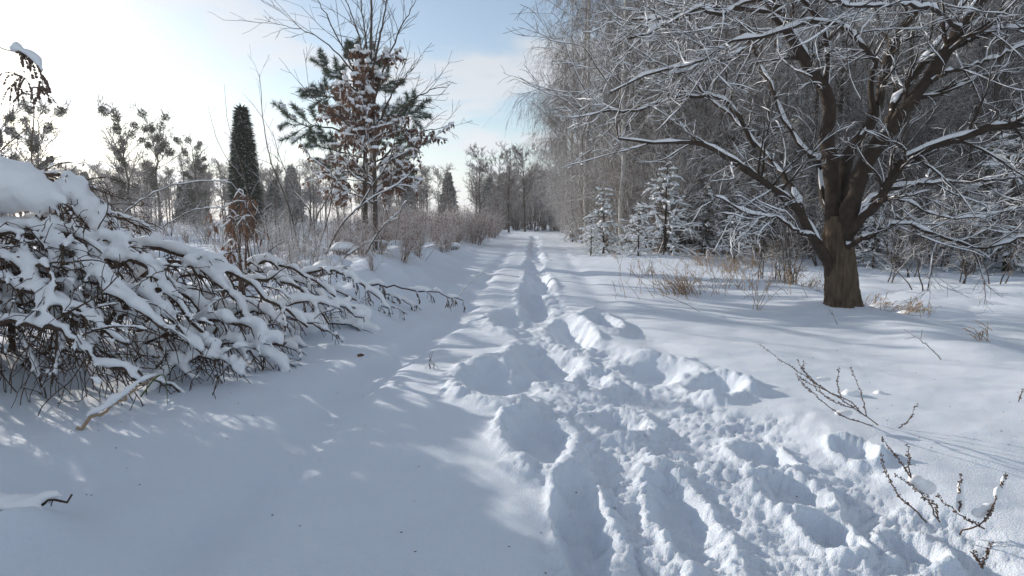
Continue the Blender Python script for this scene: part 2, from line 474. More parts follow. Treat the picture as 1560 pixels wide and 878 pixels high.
# ------------------------------------------------------------------ snow-covered ground, one sheet
def build_ground():
    rows = np.concatenate([np.linspace(-60, 0.2, 14), [0.5, 0.8, 1.0]])
    Y = [1.15]
    while Y[-1] < 620:
        Y.append(Y[-1] + max(.0125, .0078 * Y[-1]) * (1 if Y[-1] < 60 else 3))
    rows = np.concatenate([rows, Y])
    s1 = np.linspace(-.95, .95, 560)
    out = .95 + np.cumsum(.006 * 1.22 ** np.arange(30))
    s = np.concatenate([-out[::-1], s1, out])
    w = .35 + np.maximum(rows, .6)
    X = s[None] * w[:, None]; YY = np.repeat(rows[:, None], len(s), 1)
    Z = ground_h(X.ravel(), YY.ravel()).reshape(X.shape)
    r, c = X.shape
    V = np.stack([X, YY, Z], -1).reshape(-1, 3)
    i = (np.arange(r - 1) * c)[:, None] + np.arange(c - 1)[None]
    F = np.stack([i, i + 1, i + c + 1, i + c], -1).reshape(-1, 4)
    o = MB().add(V, F).build('snow_ground', 'snow_ground')
    o['kind'] = 'structure'; o['label'] = 'snow-covered track and field with a trodden trail'
build_ground()

# ------------------------------------------------------------------ the big old tree at the right
def hero_tree():
    g = np.random.default_rng(11)
    YB = 9.6
    b = ong(1283, 462); YB = b[1]
    base = np.array((b[0], b[1], gz(b[0], b[1]) - .12))
    root = thing('old_tree', 'big old spreading tree with thick brown trunk and snow-lined crooked limbs', 'tree', base)
    rel = lambda P: np.asarray(P) - base
    def limb_pts(L):
        return rel([at(px, py, YB + d) for px, py, d in L])
    px = YB / FPX
    # trunk: ridged, flaring foot, fork at the top
    tp = limb_pts([(1286, 478, 0), (1283, 455, 0), (1281, 430, 0), (1279, 400, 0), (1277, 375, 0), (1276, 352, 0), (1276, 330, .02)])
    tc = spline(tp, 60)
    rad = np.interp(np.linspace(0, 1, 60), (0, .12, .3, .6, .8, 1), np.array((32, 26, 24, 22, 21.5, 16)) * px)
    ns = 90
    T = tangents(tc[None])[0]
    a = np.arange(ns) * 2 * math.pi / ns
    ridge = 1 + .06 * np.sin(a * 7 + .5)[None] * np.linspace(1, .4, 60)[:, None] + .05 * np.cos(a * 3 + 1)[None]
    ridge = ridge + .05 * fbm(np.tile(a * 4, (60, 1)), np.repeat(np.arange(60)[:, None] * .11, ns, 1), 3, 5) - .24 * np.abs(fbm(np.tile(a * 7, (60, 1)), np.repeat(np.arange(60)[:, None] * .075, ns, 1), 3, 6))
    flare = 1 + np.exp(-np.arange(60) / 4.4)[:, None] * .25 * (np.cos(a * 4 + .8)[None] * .6 + .4)
    V = tc[:, None, :] + (rad[:, None] * ridge * flare)[..., None] * np.stack([np.cos(a), np.sin(a), 0 * a], -1)[None]
    trunk = MB().add(V.reshape(-1, 3), ring_faces(1, 60, ns)).build('trunk', 'bark', root)
    # limbs: photo path (px, py, depth offset), radius in photo pixels at both ends
    LIMBS = [
        ([(1282, 446, .05), (1273, 422, -.02), (1260, 397, -.1), (1241, 362, -.2), (1220, 326, -.35), (1202, 306, -.45), (1162, 276, -.7), (1119, 249, -.9), (1080, 226, -1.1), (1047, 215, -1.2), (1003, 219, -1.3), (939, 213, -1.5)], 12.5, 1.6, 1.0),
        ([(1222, 330, -.3), (1212, 300, -.1), (1191, 266, .2), (1169, 240, .4), (1119, 182, .7), (1086, 154, .9), (1060, 128, 1.0), (1020, 100, 1.1)], 6, 1.6, 1.0),
        ([(1272, 370, .0), (1268, 300, .05), (1264, 254, .0), (1259, 206, -.05), (1261, 165, -.1), (1256, 133, -.15), (1241, 116, -.2), (1218, 80, -.35), (1203, 50, -.5), (1188, 18, -.6), (1165, -40, -.8), (1150, -100, -.9)], 14, 6, .8),
        ([(1258, 140, -.12), (1259, 112, -.2), (1261, 80, -.3), (1253, 41, -.4), (1230, 8, -.6), (1180, -10, -.9), (1120, 10, -1.1), (1060, 12, -1.3), (1010, 28, -1.5), (960, 30, -1.6)], 4.6, 1.5, 1.2),
        ([(1278, 360, .1), (1283, 300, .2), (1289, 245, .3), (1318, 200, .4), (1333, 171, .4), (1345, 127, .45), (1354, 88, .5), (1365, 59, .5), (1386, 27, .6), (1401, 0, .6), (1425, -60, .7)], 12, 5, .8),
        ([(1332, 172, .4), (1327, 118, .2), (1336, 97, .0), (1318, 74, -.25), (1289, 47, -.5), (1241, 32, -.8), (1197, 44, -1.1), (1159, 56, -1.3), (1112, 65, -1.5), (1060, 96, -1.7), (990, 110, -1.9), (930, 138, -2.1)], 5, 1.5, 1.3),
        ([(1286, 375, -.1), (1300, 300, -.2), (1318, 254, -.3), (1345, 212, -.4), (1377, 171, -.55), (1410, 127, -.7), (1439, 83, -.85), (1463, 44, -1.0), (1492, 0, -1.1), (1530, -60, -1.3)], 15, 7, .9),
        ([(1352, 190, -.45), (1365, 156, -.4), (1398, 109, -.3), (1427, 65, -.2), (1469, 0, .1), (1500, -50, .2)], 6, 3.5, .8),
        ([(1290, 372, -.15), (1304, 342, -.25), (1330, 312, -.4), (1351, 287, -.5), (1370, 255, -.65), (1395, 232, -.8), (1460, 212, -1.1), (1513, 195, -1.3), (1560, 189, -1.5), (1640, 172, -1.8)], 9, 4.5, 1.3),
        ([(1292, 376, -.2), (1306, 367, -.35), (1333, 357, -.5), (1370, 341, -.7), (1428, 357, -.9), (1500, 378, -1.1), (1560, 360, -1.3), (1620, 355, -1.4)], 5, 1.6, .9),
        ([(1352, 289, -.5), (1390, 282, -.3), (1428, 278, -.1), (1501, 275, .2), (1560, 269, .5), (1630, 250, .8)], 4, 1.6, 1.0),
        ([(1268, 350, .2), (1252, 290, .5), (1247, 245, .7), (1224, 227, .9), (1191, 174, 1.2), (1168, 118, 1.4), (1141, 65, 1.6), (1123, 26, 1.7), (1100, -20, 1.8)], 6, 2.6, .8),
        ([(1142, 68, 1.5), (1110, 90, 1.3), (1073, 100, 1.1), (1024, 113, 1.0), (975, 105, .9), (960, 92, .9)], 3.2, 1.3, 1.2),
        ([(1150, 225, .3), (1115, 165, .1), (1073, 146, -.1), (1024, 149, -.3), (973, 167, -.5), (930, 170, -.6), (883, 177, -.7)], 4.2, 1.4, 1.2),
        ([(1205, 55, -.5), (1170, 22, -.8), (1130, 10, -1.0), (1100, 20, -1.3), (1060, 16, -1.5), (1010, 40, -1.7), (960, 60, -2.0)], 4.5, 1.5, 1.3),
        ([(1440, 82, -.8), (1480, 60, -1.1), (1520, 45, -1.4), (1580, 40, -1.7)], 3.8, 1.8, 1.1),
        ([(1410, 128, -.7), (1450, 110, -1.0), (1500, 95, -1.2), (1570, 65, -1.5)], 3.6, 1.6, 1.1),
        ([(1240, 362, -.2), (1226, 357, -.4), (1214, 352, -.55), (1180, 330, -.8), (1140, 325, -1.0), (1090, 300, -1.2)], 3.6, 1.3, .9),
        ([(1386, 30, .6), (1370, -10, .5), (1330, -40, .2)], 3.6, 1.8, 1.),
        ([(1300, 330, .1), (1330, 300, .5), (1372, 305, .9), (1430, 330, 1.2), (1500, 330, 1.5), (1570, 310, 1.8)], 3.2, 1.4, .9),
        ([(1463, 46, -1.0), (1430, 20, -1.4), (1380, 8, -1.7), (1310, 10, -2.0), (1240, -5, -2.2)], 3.6, 1.6, 1.2),
    ]
    for L, r0, r1, dens in LIMBS:
        P = spline(limb_pts(L), 26, .012, g)[None]
        q = np.linspace(0, 1, 26)
        Rr = ((r0 + (r1 - r0) * q ** .7) * px * .9)[None] * (1 + .08 * g.normal(size=(1, 26)))
        plen = np.linalg.norm(np.diff(P, axis=1), axis=-1).sum()
        n2 = max(5, int(plen * 5.0 * dens * (.75 if r0 > 11 else 1)))
        P2, R2 = grow(P, Rr, n2, .42 if r0 > 11 else .2, 1., 1.05, R(55), 9, g, up=.12, droop=-.01, wig=.15, rf=.42, rtip=.003, rel=False, zig=.09)
        P3, R3 = grow(P2, R2, 7, .12, 1., .40, R(42), 6, g, up=.04, wig=.2, rf=.6, rtip=.0019, zig=.11)
        P4, R4 = grow(P3, R3, 4, .15, 1., .45, R(42), 3, g, up=.05, wig=.2, rf=.8, rtip=.0018)
        mb = MB()
        mb.add(*tube(P, Rr, 12)); mb.add(*tube(P2, R2, 5)); mb.add(*tube(P3, R3, 4)); mb.add(*tube(P4, R4, 3))
        limb = mb.build('limb', 'limb', root)
        sb = MB()
        sb.add(*snow_tube(P, Rr, .05, 8, g, .7, .42, .8)); sb.add(*snow_tube(P2, R2, .020, 5, g, 1, .3)); sb.add(*snow_tube(P3, R3, .011, 4, g, 1., .35)); sb.add(*snow_tube(P4[::2], R4[::2], .007, 3, g, 1., .4))
        sb.build('snow', 'snow', limb)
hero_tree()

# ------------------------------------------------------------------ bare trees of the wood
def bare_tree(seed, H, W, nb, kind):
    g = np.random.default_rng(seed)
    k = 14
    z = np.linspace(0, H, k)
    P = np.stack([np.cumsum(g.normal(size=k)) * .05 * H / 14, np.cumsum(g.normal(size=k)) * .05 * H / 14, z], -1)
    P -= P[0]; P[0, 2] = -.3
    r0 = H * .0095
    Rr = r0 * (1 - .88 * np.linspace(0, 1, k) ** .9)
    P, Rr = P[None], Rr[None]
    prof = lambda t: t
    if kind == 'birch':
        P1, R1 = grow(P, Rr, nb, .22, .98, W, R(42), 9, g, up=.15, droop=.02, wig=.08, rf=.42, rtip=.006, rel=False, lpow=.6)
        P2, R2 = grow(P1, R1, 9, .2, 1., .42, R(45), 7, g, up=.0, droop=.10, wig=.09, rf=.5, rtip=.004)
        P3, R3 = grow(P2, R2, 7, .15, 1., .62, R(45), 6, g, droop=.34, wig=.08, rf=.6, rtip=.003)
        P4, R4 = grow(P3, R3, 3, .1, .9, .6, R(35), 3, g, droop=.3, wig=.08, rf=.8, rtip=.003)
        bm_, tm = 'birch_bark', 'birch_twig'
    else:
        P1, R1 = grow(P, Rr, nb, .12, .98, W, R(58), 9, g, up=.10, droop=.0, wig=.14, rf=.42, rtip=.007, rel=False, lpow=.5)
        P2, R2 = grow(P1, R1, 9, .15, 1., .45, R(50), 7, g, up=.06, droop=.02, wig=.16, rf=.5, rtip=.005)
        P3, R3 = grow(P2, R2, 7, .12, 1., .45, R(48), 5, g, up=.04, wig=.18, rf=.6, rtip=.0042)
        P4, R4 = grow(P3, R3, 3, .1, 1., .5, R(45), 3, g, wig=.18, rf=.8, rtip=.004)
        bm_, tm = 'forest_bark', 'forest_twig'
    t = MB().add(*tube(P, Rr, 9)); t.add(*tube(P1[:, :5], R1[:, :5], 5))
    c = MB().add(*tube(P1[:, 4:], R1[:, 4:], 4)); c.add(*tube(P2, R2, 4)); c.add(*tube(P3, R3, 3)); c.add(*tube(P4, R4, 3))
    return [('trunk', t.mesh('trunk', bm_)), ('crown', c.mesh('crown', tm))]
def thicket_shrub(seed, H, n, m, spread=.5, leaves=0, tw=.0035):
    g = np.random.default_rng(seed)
    k = 9
    P0 = np.zeros((n, k, 3)); a = g.uniform(0, 6.28, n); rr = g.uniform(0, .25, n)
    P0[:, 0] = np.stack([np.cos(a) * rr, np.sin(a) * rr, -.1 + 0 * a], -1)
    D = nrm(np.stack([np.cos(a) * spread * g.uniform(0, 1, n), np.sin(a) * spread * g.uniform(0, 1, n), np.ones(n)], -1))
    ln = H * g.uniform(.5, 1.1, n) / (k - 1)
    for j in range(1, k):
        D = nrm(D + g.normal(size=(n, 3)) * .11 + np.array((0, 0, -.02)))
        P0[:, j] = P0[:, j - 1] + D * ln[:, None]
    R0 = np.linspace(.006 * H + .004, tw, k)[None] * np.ones((n, 1))
    P1, R1 = grow(P0, R0, 9, .15, 1., .34, R(50), 6, g, up=.05, wig=.15, rf=.6, rtip=tw)
    P2, R2 = grow(P1, R1, 6, .1, 1., .5, R(50), 4, g, wig=.2, rf=.8, rtip=tw)
    s = MB().add(*tube(P0, R0, 5)); c = MB().add(*tube(P1, R1, 4)); c.add(*tube(P2, R2, 3))
    out = [('stems', s.mesh('stems', m)), ('twigs', c.mesh('twigs', m))]
    if leaves:
        C, D = sample(P2, leaves, g)
        lb = MB(); add_blades(lb, C, g.normal(size=(leaves, 3)) + np.array((0, 0, -.8)), g.uniform(.05, .10, leaves), g.uniform(.025, .045, leaves), g)
        out.append(('leaves', lb.mesh('leaves', 'dry_leaf', False)))
    return out
def young_pine(seed, H, W, snowf=1.0):
    g = np.random.default_rng(seed)
    k = 10
    P = np.zeros((1, k, 3)); P[0, :, 2] = np.linspace(-.15, H, k); P[0, :, :2] = np.cumsum(g.normal(size=(k, 2)) * .02, 0)
    Rr = np.linspace(.018 * H + .008, .008, k)[None]
    t = MB().add(*tube(P, Rr, 8)); nb = MB(); sn = MB(); br = MB()
    nl = int(H / .42) + 2
    Ps = []
    for i in range(nl):
        zt = .04 + .96 * i / nl
        m = 7 if i < nl - 1 else 4
        L = W * (1.0 - zt) ** .75 * .95 + .14
        a = g.uniform(0, 6.28) + np.arange(m) * 6.283 / m + g.normal(size=m) * .5
        kk = 7
        B = np.zeros((m, kk, 3)); B[:, 0] = (0, 0, H * zt)
        B[:, 0, 2] += g.uniform(-.2, .2, m); D = np.stack([np.cos(a), np.sin(a), g.uniform(.0, .55, m) + .5 * zt], -1); D = nrm(D)
        ln = L * g.uniform(.35, 1.3, m)
        for j in range(1, kk):
            D = nrm(D + g.normal(size=(m, 3)) * .06 + np.array((0, 0, -.16 if j < 5 else -.05)))
            B[:, j] = B[:, j - 1] + D * (ln / (kk - 1))[:, None]
        Ps.append(B)
    B = np.concatenate(Ps); RB = np.linspace(.012, .005, 7)[None] * np.ones((len(B), 1))
    B2, RB2 = grow(B, RB, 5, .35, 1., .38, R(42), 4, g, up=.05, wig=.1, rf=.7, rtip=.004, flat=.7)
    br.add(*tube(B, RB, 4)); br.add(*tube(B2, RB2, 3))
    for Q, n, t0 in ((B, 44, .35), (B2, 22, .15)):
        C, D = sample(Q, n * len(Q), g, t0, 1.)
        dd = D * 1.0 + g.normal(size=D.shape) * .55
        add_blades(nb, C, dd, g.uniform(.07, .13, len(C)), .008, g, bend=.15)
    sn.add(*snow_tube(B[:, 2:], np.full(B[:, 2:].shape[:2], .022), .11 * snowf, 7, g, .4, .3, 1.3))
    sn.add(*snow_tube(B2, np.full(B2.shape[:2], .016), .075 * snowf, 6, g, .4, .35, 1.3))
    return [('trunk', t.mesh('trunk', 'limb')), ('branches', br.mesh('branches', 'limb')), ('needles', nb.mesh('needles', 'pine_needle', False)), ('snow', sn.mesh('snow', 'snow'))]

FOREST = {'birch': [bare_tree(s, 15, 4.6, 30, 'birch') for s in (101, 102)],
          'bare': [bare_tree(s, 14, 4.4, 34, 'bare') for s in (111, 112)]}
SHRUB = [thicket_shrub(s, 3.4, 9, 'forest_twig') for s in (121, 122)]
EDGES = [thicket_shrub(s, 4.6, 12, 'frost_twig', .55) for s in (125, 126)]
WHIPS = [thicket_shrub(s, 1.5, 5, 'frost_twig', .35) for s in (127, 128)]
RUSSET = [thicket_shrub(s, 2.2, 12, 'russet_twig', .7, 160) for s in (131, 132)]
PINES = [young_pine(141, 3.0, 1.15), young_pine(142, 4.6, 2.0)]

def wood():
    g = np.random.default_rng(23)
    # the wood's edge along the track: birches with hanging twigs
    EDGE_B = [(4.7, 26, 1.0), (3.9, 32, 1.1), (4.1, 37, 1.1), (4.2, 44, 1.1), (4.6, 52, 1.1), (4.9, 61, 1.1), (5.6, 74, 1.0), (6.6, 28.5, 1.1), (6.4, 90, 1.0)]
    LB = ['tall birch with hanging twigs at the front corner of the wood, nearest the track',
          'second birch from the front along the track edge, weeping crown',
          'third birch back along the track, its crown full of fine hanging twigs',
          'fourth birch back along the wood edge', 'fifth birch back along the wood edge',
          'sixth birch back along the wood edge', 'seventh birch back along the wood edge',
          'birch standing one row inside the wood, right behind the corner birch', 'farthest birch on the wood edge where the track ends']
    for i, (x, y, s) in enumerate(EDGE_B):
        put('birch_tree', LB[i], 'tree', FOREST['birch'][i % 2], (x, y, gz(x, y)), g.uniform(0, 6.28), 'birches along the edge of the wood', s)
    n = 0
    placed = [(a, b) for a, b, _ in EDGE_B]
    for _ in range(9000):
        y = 20 + 46 * g.random() ** 1.15
        x = g.uniform(4, 62)
        if x < 5.0 + max(0, 26 - y) * .9 or x > .98 * y + 7:
            continue
        if y < 25 and x < 14 and g.random() < .6:
            continue
        dmin = 1.9 if y < 40 else 2.8
        if any((x - a) ** 2 + (y - b) ** 2 < dmin ** 2 for a, b in placed):
            continue
        placed.append((x, y)); n += 1
        u = 780 + FPX * x / y
        side = 'between the track and the young pines' if u < 960 else 'behind the young pines' if u < 1130 else 'behind the left limbs of the old tree' if u < 1260 else 'behind the forked trunk of the old tree' if u < 1400 else 'behind the clearing at the right edge'
        row = 'front' if y < 30 else 'inner' if y < 48 else 'farthest'
        lab = 'bare snowy tree in the %s rows, %s' % (row, side)
        grp = '%s rows of the wood %s' % (row, side)
        put('bare_tree', lab, 'tree', FOREST['bare'][n % 2], (x, y, gz(x, y)), g.uniform(0, 6.28), grp, g.uniform(.75, 1.15))
        if n >= 150:
            break
    print('wood trees', n)
    # undergrowth at the foot of the wood
    m = 0
    for _ in range(4000):
        y = g.uniform(17.5, 46); x = g.uniform(4, 40)
        lim = 5.0 + max(0, 25 - y) * 1.0
        if x < lim or x > .92 * y + 3 or x > lim + 9:
            continue
        if any((x - a) ** 2 + (y - b) ** 2 < .8 for a, b in placed):
            continue
        placed.append((x, y)); m += 1
        lab = 'snow-dusted undergrowth shrub at the foot of the wood beyond the clearing' if x > 12 else 'snow-dusted undergrowth shrub among the small pines by the track'
        put('undergrowth_shrub', lab, 'shrub', SHRUB[m % 2], (x, y, gz(x, y)), g.uniform(0, 6.28), 'undergrowth beyond the clearing' if x > 12 else 'undergrowth by the track', g.uniform(.7, 1.35))
        if m >= 110:
            break
    for i in range(84):
        y = 24 + i * .75 + g.uniform(-.5, .5); x = .0376 * y + 2.5 + g.uniform(0, 2.6) + max(0, 30 - y) * .35
        put('edge_shrub', 'tall snow-dusted shrub filling the wood edge under the front birches' if y < 45 else 'snow-dusted shrub far down the wood edge', 'shrub', EDGES[i % 2], (x, y, gz(x, y)), g.uniform(0, 6.28), 'tall shrubs under the front birches' if y < 45 else 'shrubs far down the wood edge', g.uniform(.5, 1.4))
    for px, py, Y, s, k, lab in ((1012, 378, 22, .72, 1, 'broad young pine loaded with snow pads at the edge of the wood'),
                              (1075, 380, 23.5, .6, 1, 'young snowy pine right behind the broad loaded pine'),
                              (918, 377, 24, .85, 0, 'slim young pine with a bare mid stem and snowy foot, beside the track'),
                              (872, 354, 36, .55, 0, 'smallest snowy pine farthest down the right side of the track'),
                              (972, 378, 21.5, .38, 1, 'low snow-laden pine bush left of the broad young pine'),
                              (900, 379, 22.5, .3, 1, 'low snow-covered pine bush at the foot of the slim pine'),
                              (1120, 384, 20.5, .4, 1, 'low snowy pine bush right of the broad pine, under the old tree branches'),
                              (1330, 398, 19, .4, 1, 'little snowy pine seen just right of the old tree trunk'),
                              (1535, 392, 18.5, 1.0, 1, 'snow-padded pine at the right edge of the clearing')):
        p = at(px, py, Y)
        put('young_pine', lab, 'pine', PINES[k], (p[0], Y, gz(p[0], Y)), g.uniform(0, 6.28), 'young snowy pines at the wood edge', s)
wood()

# ------------------------------------------------------------------ bent, snow-loaded brush at the left
def fuse(mb, name, parent, voxel=.022, it=3):
    """one soft skin of snow over the pieces in mb"""
    tmp = bpy.data.objects.new('tmp', mb.mesh('tmp', 'snow')); COL.objects.link(tmp)
    m = tmp.modifiers.new('r', 'REMESH'); m.mode = 'VOXEL'; m.voxel_size = voxel; m.use_smooth_shade = True
    s = tmp.modifiers.new('s', 'SMOOTH'); s.factor = .5; s.iterations = it
    dg = bpy.context.evaluated_depsgraph_get()
    me = bpy.data.meshes.new_from_object(tmp.evaluated_get(dg))
    me.name = name
    co = np.empty(len(me.vertices) * 3); me.vertices.foreach_get('co', co); co = co.reshape(-1, 3)
    no = np.empty(len(me.vertices) * 3); me.vertices.foreach_get('normal', no); no = no.reshape(-1, 3)
    dn = fbm(co[:, 0] * 9 + co[:, 2] * 4, co[:, 1] * 9 - co[:, 2] * 5, 3, 3) * .45 * voxel + gnoise(co[:, 0] * 30 + co[:, 2] * 21, co[:, 1] * 30 - co[:, 2] * 17, 9) * .22 * voxel
    me.vertices.foreach_set('co', (co + no * dn[:, None]).ravel()); me.update()
    old = tmp.data
    bpy.data.objects.remove(tmp); bpy.data.meshes.remove(old)
    if not me.materials:
        me.materials.append(MATS['snow'])
    me.materials[0] = MATS['snow']
    o = bpy.data.objects.new(name, me); COL.objects.link(o); o['kind'] = 'stuff'
    if parent is not None:
        o.parent = parent
    return o
def closed(V, F, k, s):
    """end caps so that the remesher sees solids"""
    N = len(V) // (k * s); b = np.arange(N)[:, None] * k * s
    A = b + np.arange(s)[None, ::-1]; Z = b + (k - 1) * s + np.arange(s)[None]
    return V, F, np.concatenate([A, Z])
def snow_solid(mb, P, Rd, th, s, g, **kw):
    if P.ndim == 2:
        P, Rd = P[None], Rd[None]
    V, F = snow_tube(P, Rd, th, s, g, **kw)
    V, F, C = closed(V, F, P.shape[1], s)
    n = mb.n
    mb.add(V, F); mb.f.append(C + n)

def bent_shrub(name, label, boughs, seed, r0=.020, th=.075, twig=7, twl=.42, hang=.16, group='bent brush along the left of the track', extra=None, cat='shrub', stemmat='brush_stem', voxel=.022, n3=3, leaf=0, dup=1):
    g = np.random.default_rng(seed)
    bs = list(boughs)
    for b in boughs:                                   # thinner companions bent the same way
        b = np.array(b)
        for _ in range(dup):
            q = b + np.array((g.uniform(-.35, .35), g.uniform(-.2, .5), g.uniform(-.4, -.1)))
            q[:, 2] = b[0, 2] + (q[:, 2] - b[0, 2]) * g.uniform(.75, 1.0)
            bs.append(q)
    P = np.stack([spline(b, 22, .015, g) for b in bs])
    base = P[0, 0].copy(); base[2] = gz(base[0], base[1])
    P = P - base
    root = thing(name, label, cat, base, 0, group)
    k = P.shape[1]
    Rr = np.linspace(r0 * 1.15, r0 * .4, k)[None] * np.ones((len(P), 1)) * g.uniform(.8, 1.15, (len(P), 1))
    Rr[len(boughs):] *= .65
    P2, R2 = grow(P, Rr, twig, .12, 1., twl, R(42), 8, g, up=-.1, droop=hang * .35, wig=.08, rf=.55, rtip=.003, rel=False, flat=.2)
    P3, R3 = grow(P2, R2, n3, .1, 1., .55, R(48), 5, g, droop=hang, wig=.14, rf=.7, rtip=.0026)
    b = MB().add(*tube(P, Rr, 8)); b.add(*tube(P2, R2, 5)); b.build('branches', stemmat, root)
    t = MB().add(*tube(P3, R3, 4))
    if dup:
        P4, R4 = grow(P, Rr, 10, .05, .95, twl * 1.4, R(50), 9, g, up=-.35, droop=.12, wig=.15, rf=.5, rtip=.004, rel=False)
        P5, R5 = grow(P4, R4, 3, .15, 1., .4, R(50), 6, g, droop=.14, wig=.22, rf=.7, rtip=.003)
        t.add(*tube(P4, R4, 4)); t.add(*tube(P5, R5, 3))
    t.build('twigs', stemmat, root)
    if leaf:
        C, D = sample(P3, leaf, g); lb = MB()
        add_blades(lb, C, g.normal(size=(leaf, 3)) * .5 + np.array((0, 0, -1.)), g.uniform(.03, .07, leaf), g.uniform(.012, .022, leaf), g)
        lb.build('dead_leaves', 'dry_weed', root, False)
    sb = MB()
    snow_solid(sb, P + np.array((0, 0, .012)), np.maximum(Rr, .014), th * 1.1, 8, g, pw=.7, gap=.22, wide=.9)
    snow_solid(sb, P2, np.maximum(R2, .008), th * .5, 7, g, pw=.8, gap=.35, wide=.95)
    snow_solid(sb, P3[::2], np.maximum(R3[::2], .006), th * .36, 6, g, pw=1., gap=.4, wide=.9)
    if dup:
        snow_solid(sb, P4[::2], np.maximum(R4[::2], .008), th * .5, 6, g, pw=1., gap=.3, wide=.9)
    if extra is not None:
        C = np.array([e[:3] for e in extra]) - base
        Rd = np.array([e[3:6] for e in extra])
        sb.add(*blobs(C, Rd, g, 2, .05))
    fuse(sb, 'snow', root, voxel)
    return root
A = at
def pl(L):
    return [A(*p) for p in L]
bent_shrub('bent_shrub', 'bent brush at the left edge under one broad snow bough forking toward the track',
           [pl([(-150, 470, 4.7), (-80, 380, 4.8), (0, 345, 4.9), (58, 352, 4.9), (105, 376, 4.8), (155, 420, 4.75), (217, 474, 4.7)]),
            pl([(-60, 375, 4.85), (20, 352, 5.0), (90, 360, 5.1), (150, 378, 5.1), (205, 400, 5.1), (250, 436, 5.0), (306, 512, 4.95)]),
            pl([(40, 352, 4.95), (90, 356, 5.0), (140, 362, 5.1), (193, 368, 5.1)]),
            pl([(88, 372, 4.8), (86, 395, 4.7), (80, 425, 4.65)])], 31, .026, .085, 6, .36)
bent_shrub('bent_shrub', 'dark bent stems fanning low across the left edge beneath the broad snow bough',
           [pl([(-160, 420, 4.5), (-60, 370, 4.55), (20, 400, 4.5), (75, 445, 4.45), (130, 480, 4.4), (197, 525, 4.35)]),
            pl([(-160, 480, 4.4), (-60, 430, 4.45), (30, 440, 4.4), (90, 468, 4.35), (150, 505, 4.3)]),
            pl([(-140, 500, 4.4), (-40, 400, 4.5), (40, 395, 4.5), (80, 430, 4.4), (60, 500, 4.2)]),
            pl([(-100, 580, 4.3), (-40, 500, 4.3), (40, 492, 4.25), (100, 510, 4.2), (160, 548, 4.15), (215, 585, 4.1)]),
            pl([(-100, 560, 4.3), (-60, 430, 4.6), (-10, 360, 4.6), (30, 370, 4.6), (70, 470, 4.4), (95, 530, 4.3)])], 32, .019, .05, 9, .40, .2)
bent_shrub('bent_shrub', 'tallest twiggy shrub at the left edge capped by a great rounded pillow of snow',
           [pl([(-120, 560, 4.9), (-100, 400, 5.0), (-50, 290, 5.1), (10, 262, 5.1), (60, 275, 5.1), (100, 320, 5.0)]),
            pl([(-60, 540, 5.0), (-30, 380, 5.2), (30, 285, 5.3), (90, 265, 5.4), (130, 290, 5.4), (160, 345, 5.3)]),
            pl([(20, 540, 5.0), (30, 400, 5.2), (70, 310, 5.3), (120, 282, 5.4), (165, 330, 5.4)])], 33, .02, .06, 12, .42, .22,
           extra=[(*A(12, 285, 5.0), .29, .28, .22), (*A(-65, 300, 5.0), .38, .32, .25), (*A(60, 298, 5.0), .13, .2, .15), (*A(108, 292, 5.3), .14, .16, .12), (*A(135, 318, 5.3), .09, .15, .12), (*A(150, 345, 5.3), .07, .1, .08)], leaf=500)
bent_shrub('bent_shrub', 'long arched snow bough reaching over the bank in the middle of the brush',
           [pl([(110, 500, 6.0), (150, 420, 6.0), (205, 376, 6.0), (271, 386, 6.0), (329, 405, 5.95), (371, 427, 5.9), (420, 462, 5.85), (470, 496, 5.8)]),
            pl([(180, 510, 5.9), (215, 420, 5.9), (280, 402, 5.9), (330, 430, 5.8), (365, 470, 5.75), (392, 512, 5.7)]),
            pl([(150, 510, 5.6), (200, 450, 5.7), (260, 440, 5.6), (310, 470, 5.6), (350, 520, 5.5), (420, 525, 5.5)])], 34, .024, .085, 8, .40, .2)
bent_shrub('bent_shrub', 'arched brown bough with bowed side stems, left of the hanging seed fronds',
           [pl([(330, 480, 7.4), (350, 425, 7.4), (385, 402, 7.4), (424, 402, 7.4), (468, 420, 7.35), (513, 455, 7.3)]),
            pl([(345, 490, 7.0), (375, 440, 7.0), (420, 425, 7.0), (465, 450, 6.95), (500, 490, 6.9)])], 35, .022, .075, 8, .38, .22)
bent_shrub('bent_shrub', 'snow-furred frond curving down to the track with a fringe of hanging seeds',
           [pl([(430, 470, 8.0), (455, 425, 8.0), (483, 412, 8.0), (527, 419, 7.95), (563, 442, 7.9), (587, 469, 7.85), (600, 498, 7.8)])], 36, .016, .07, 12, .22, .4, n3=6, leaf=120, dup=1)
bent_shrub('bent_shrub', 'low frond lying out over the track edge with dark hanging pods, nearest the rut',
           [pl([(520, 470, 8.6), (560, 436, 8.6), (616, 440, 8.6), (661, 445, 8.6), (702, 458, 8.6)]),
            pl([(540, 470, 8.7), (570, 448, 8.7), (600, 452, 8.7), (640, 470, 8.7)])], 37, .012, .05, 9, .16, .6, n3=5, leaf=140, dup=0)
bent_shrub('bent_shrub', 'snow-muffled low brush between the arched boughs and the track',
           [pl([(240, 560, 5.1), (280, 500, 5.3), (340, 490, 5.3), (400, 510, 5.3), (440, 528, 5.3)]),
            pl([(190, 570, 4.8), (230, 520, 5.0), (290, 510, 5.0), (330, 540, 4.9)]),
            pl([(300, 530, 5.8), (360, 480, 6.0), (430, 480, 6.1), (500, 505, 6.2)]),
            pl([(380, 520, 6.4), (430, 470, 6.6), (500, 462, 6.8), (560, 490, 6.9)])], 38, .016, .10, 6, .28, .25,
           extra=[(*A(545, 480, 7.3), .18, .2, .14), (*A(470, 492, 6.6), .2, .2, .1)])
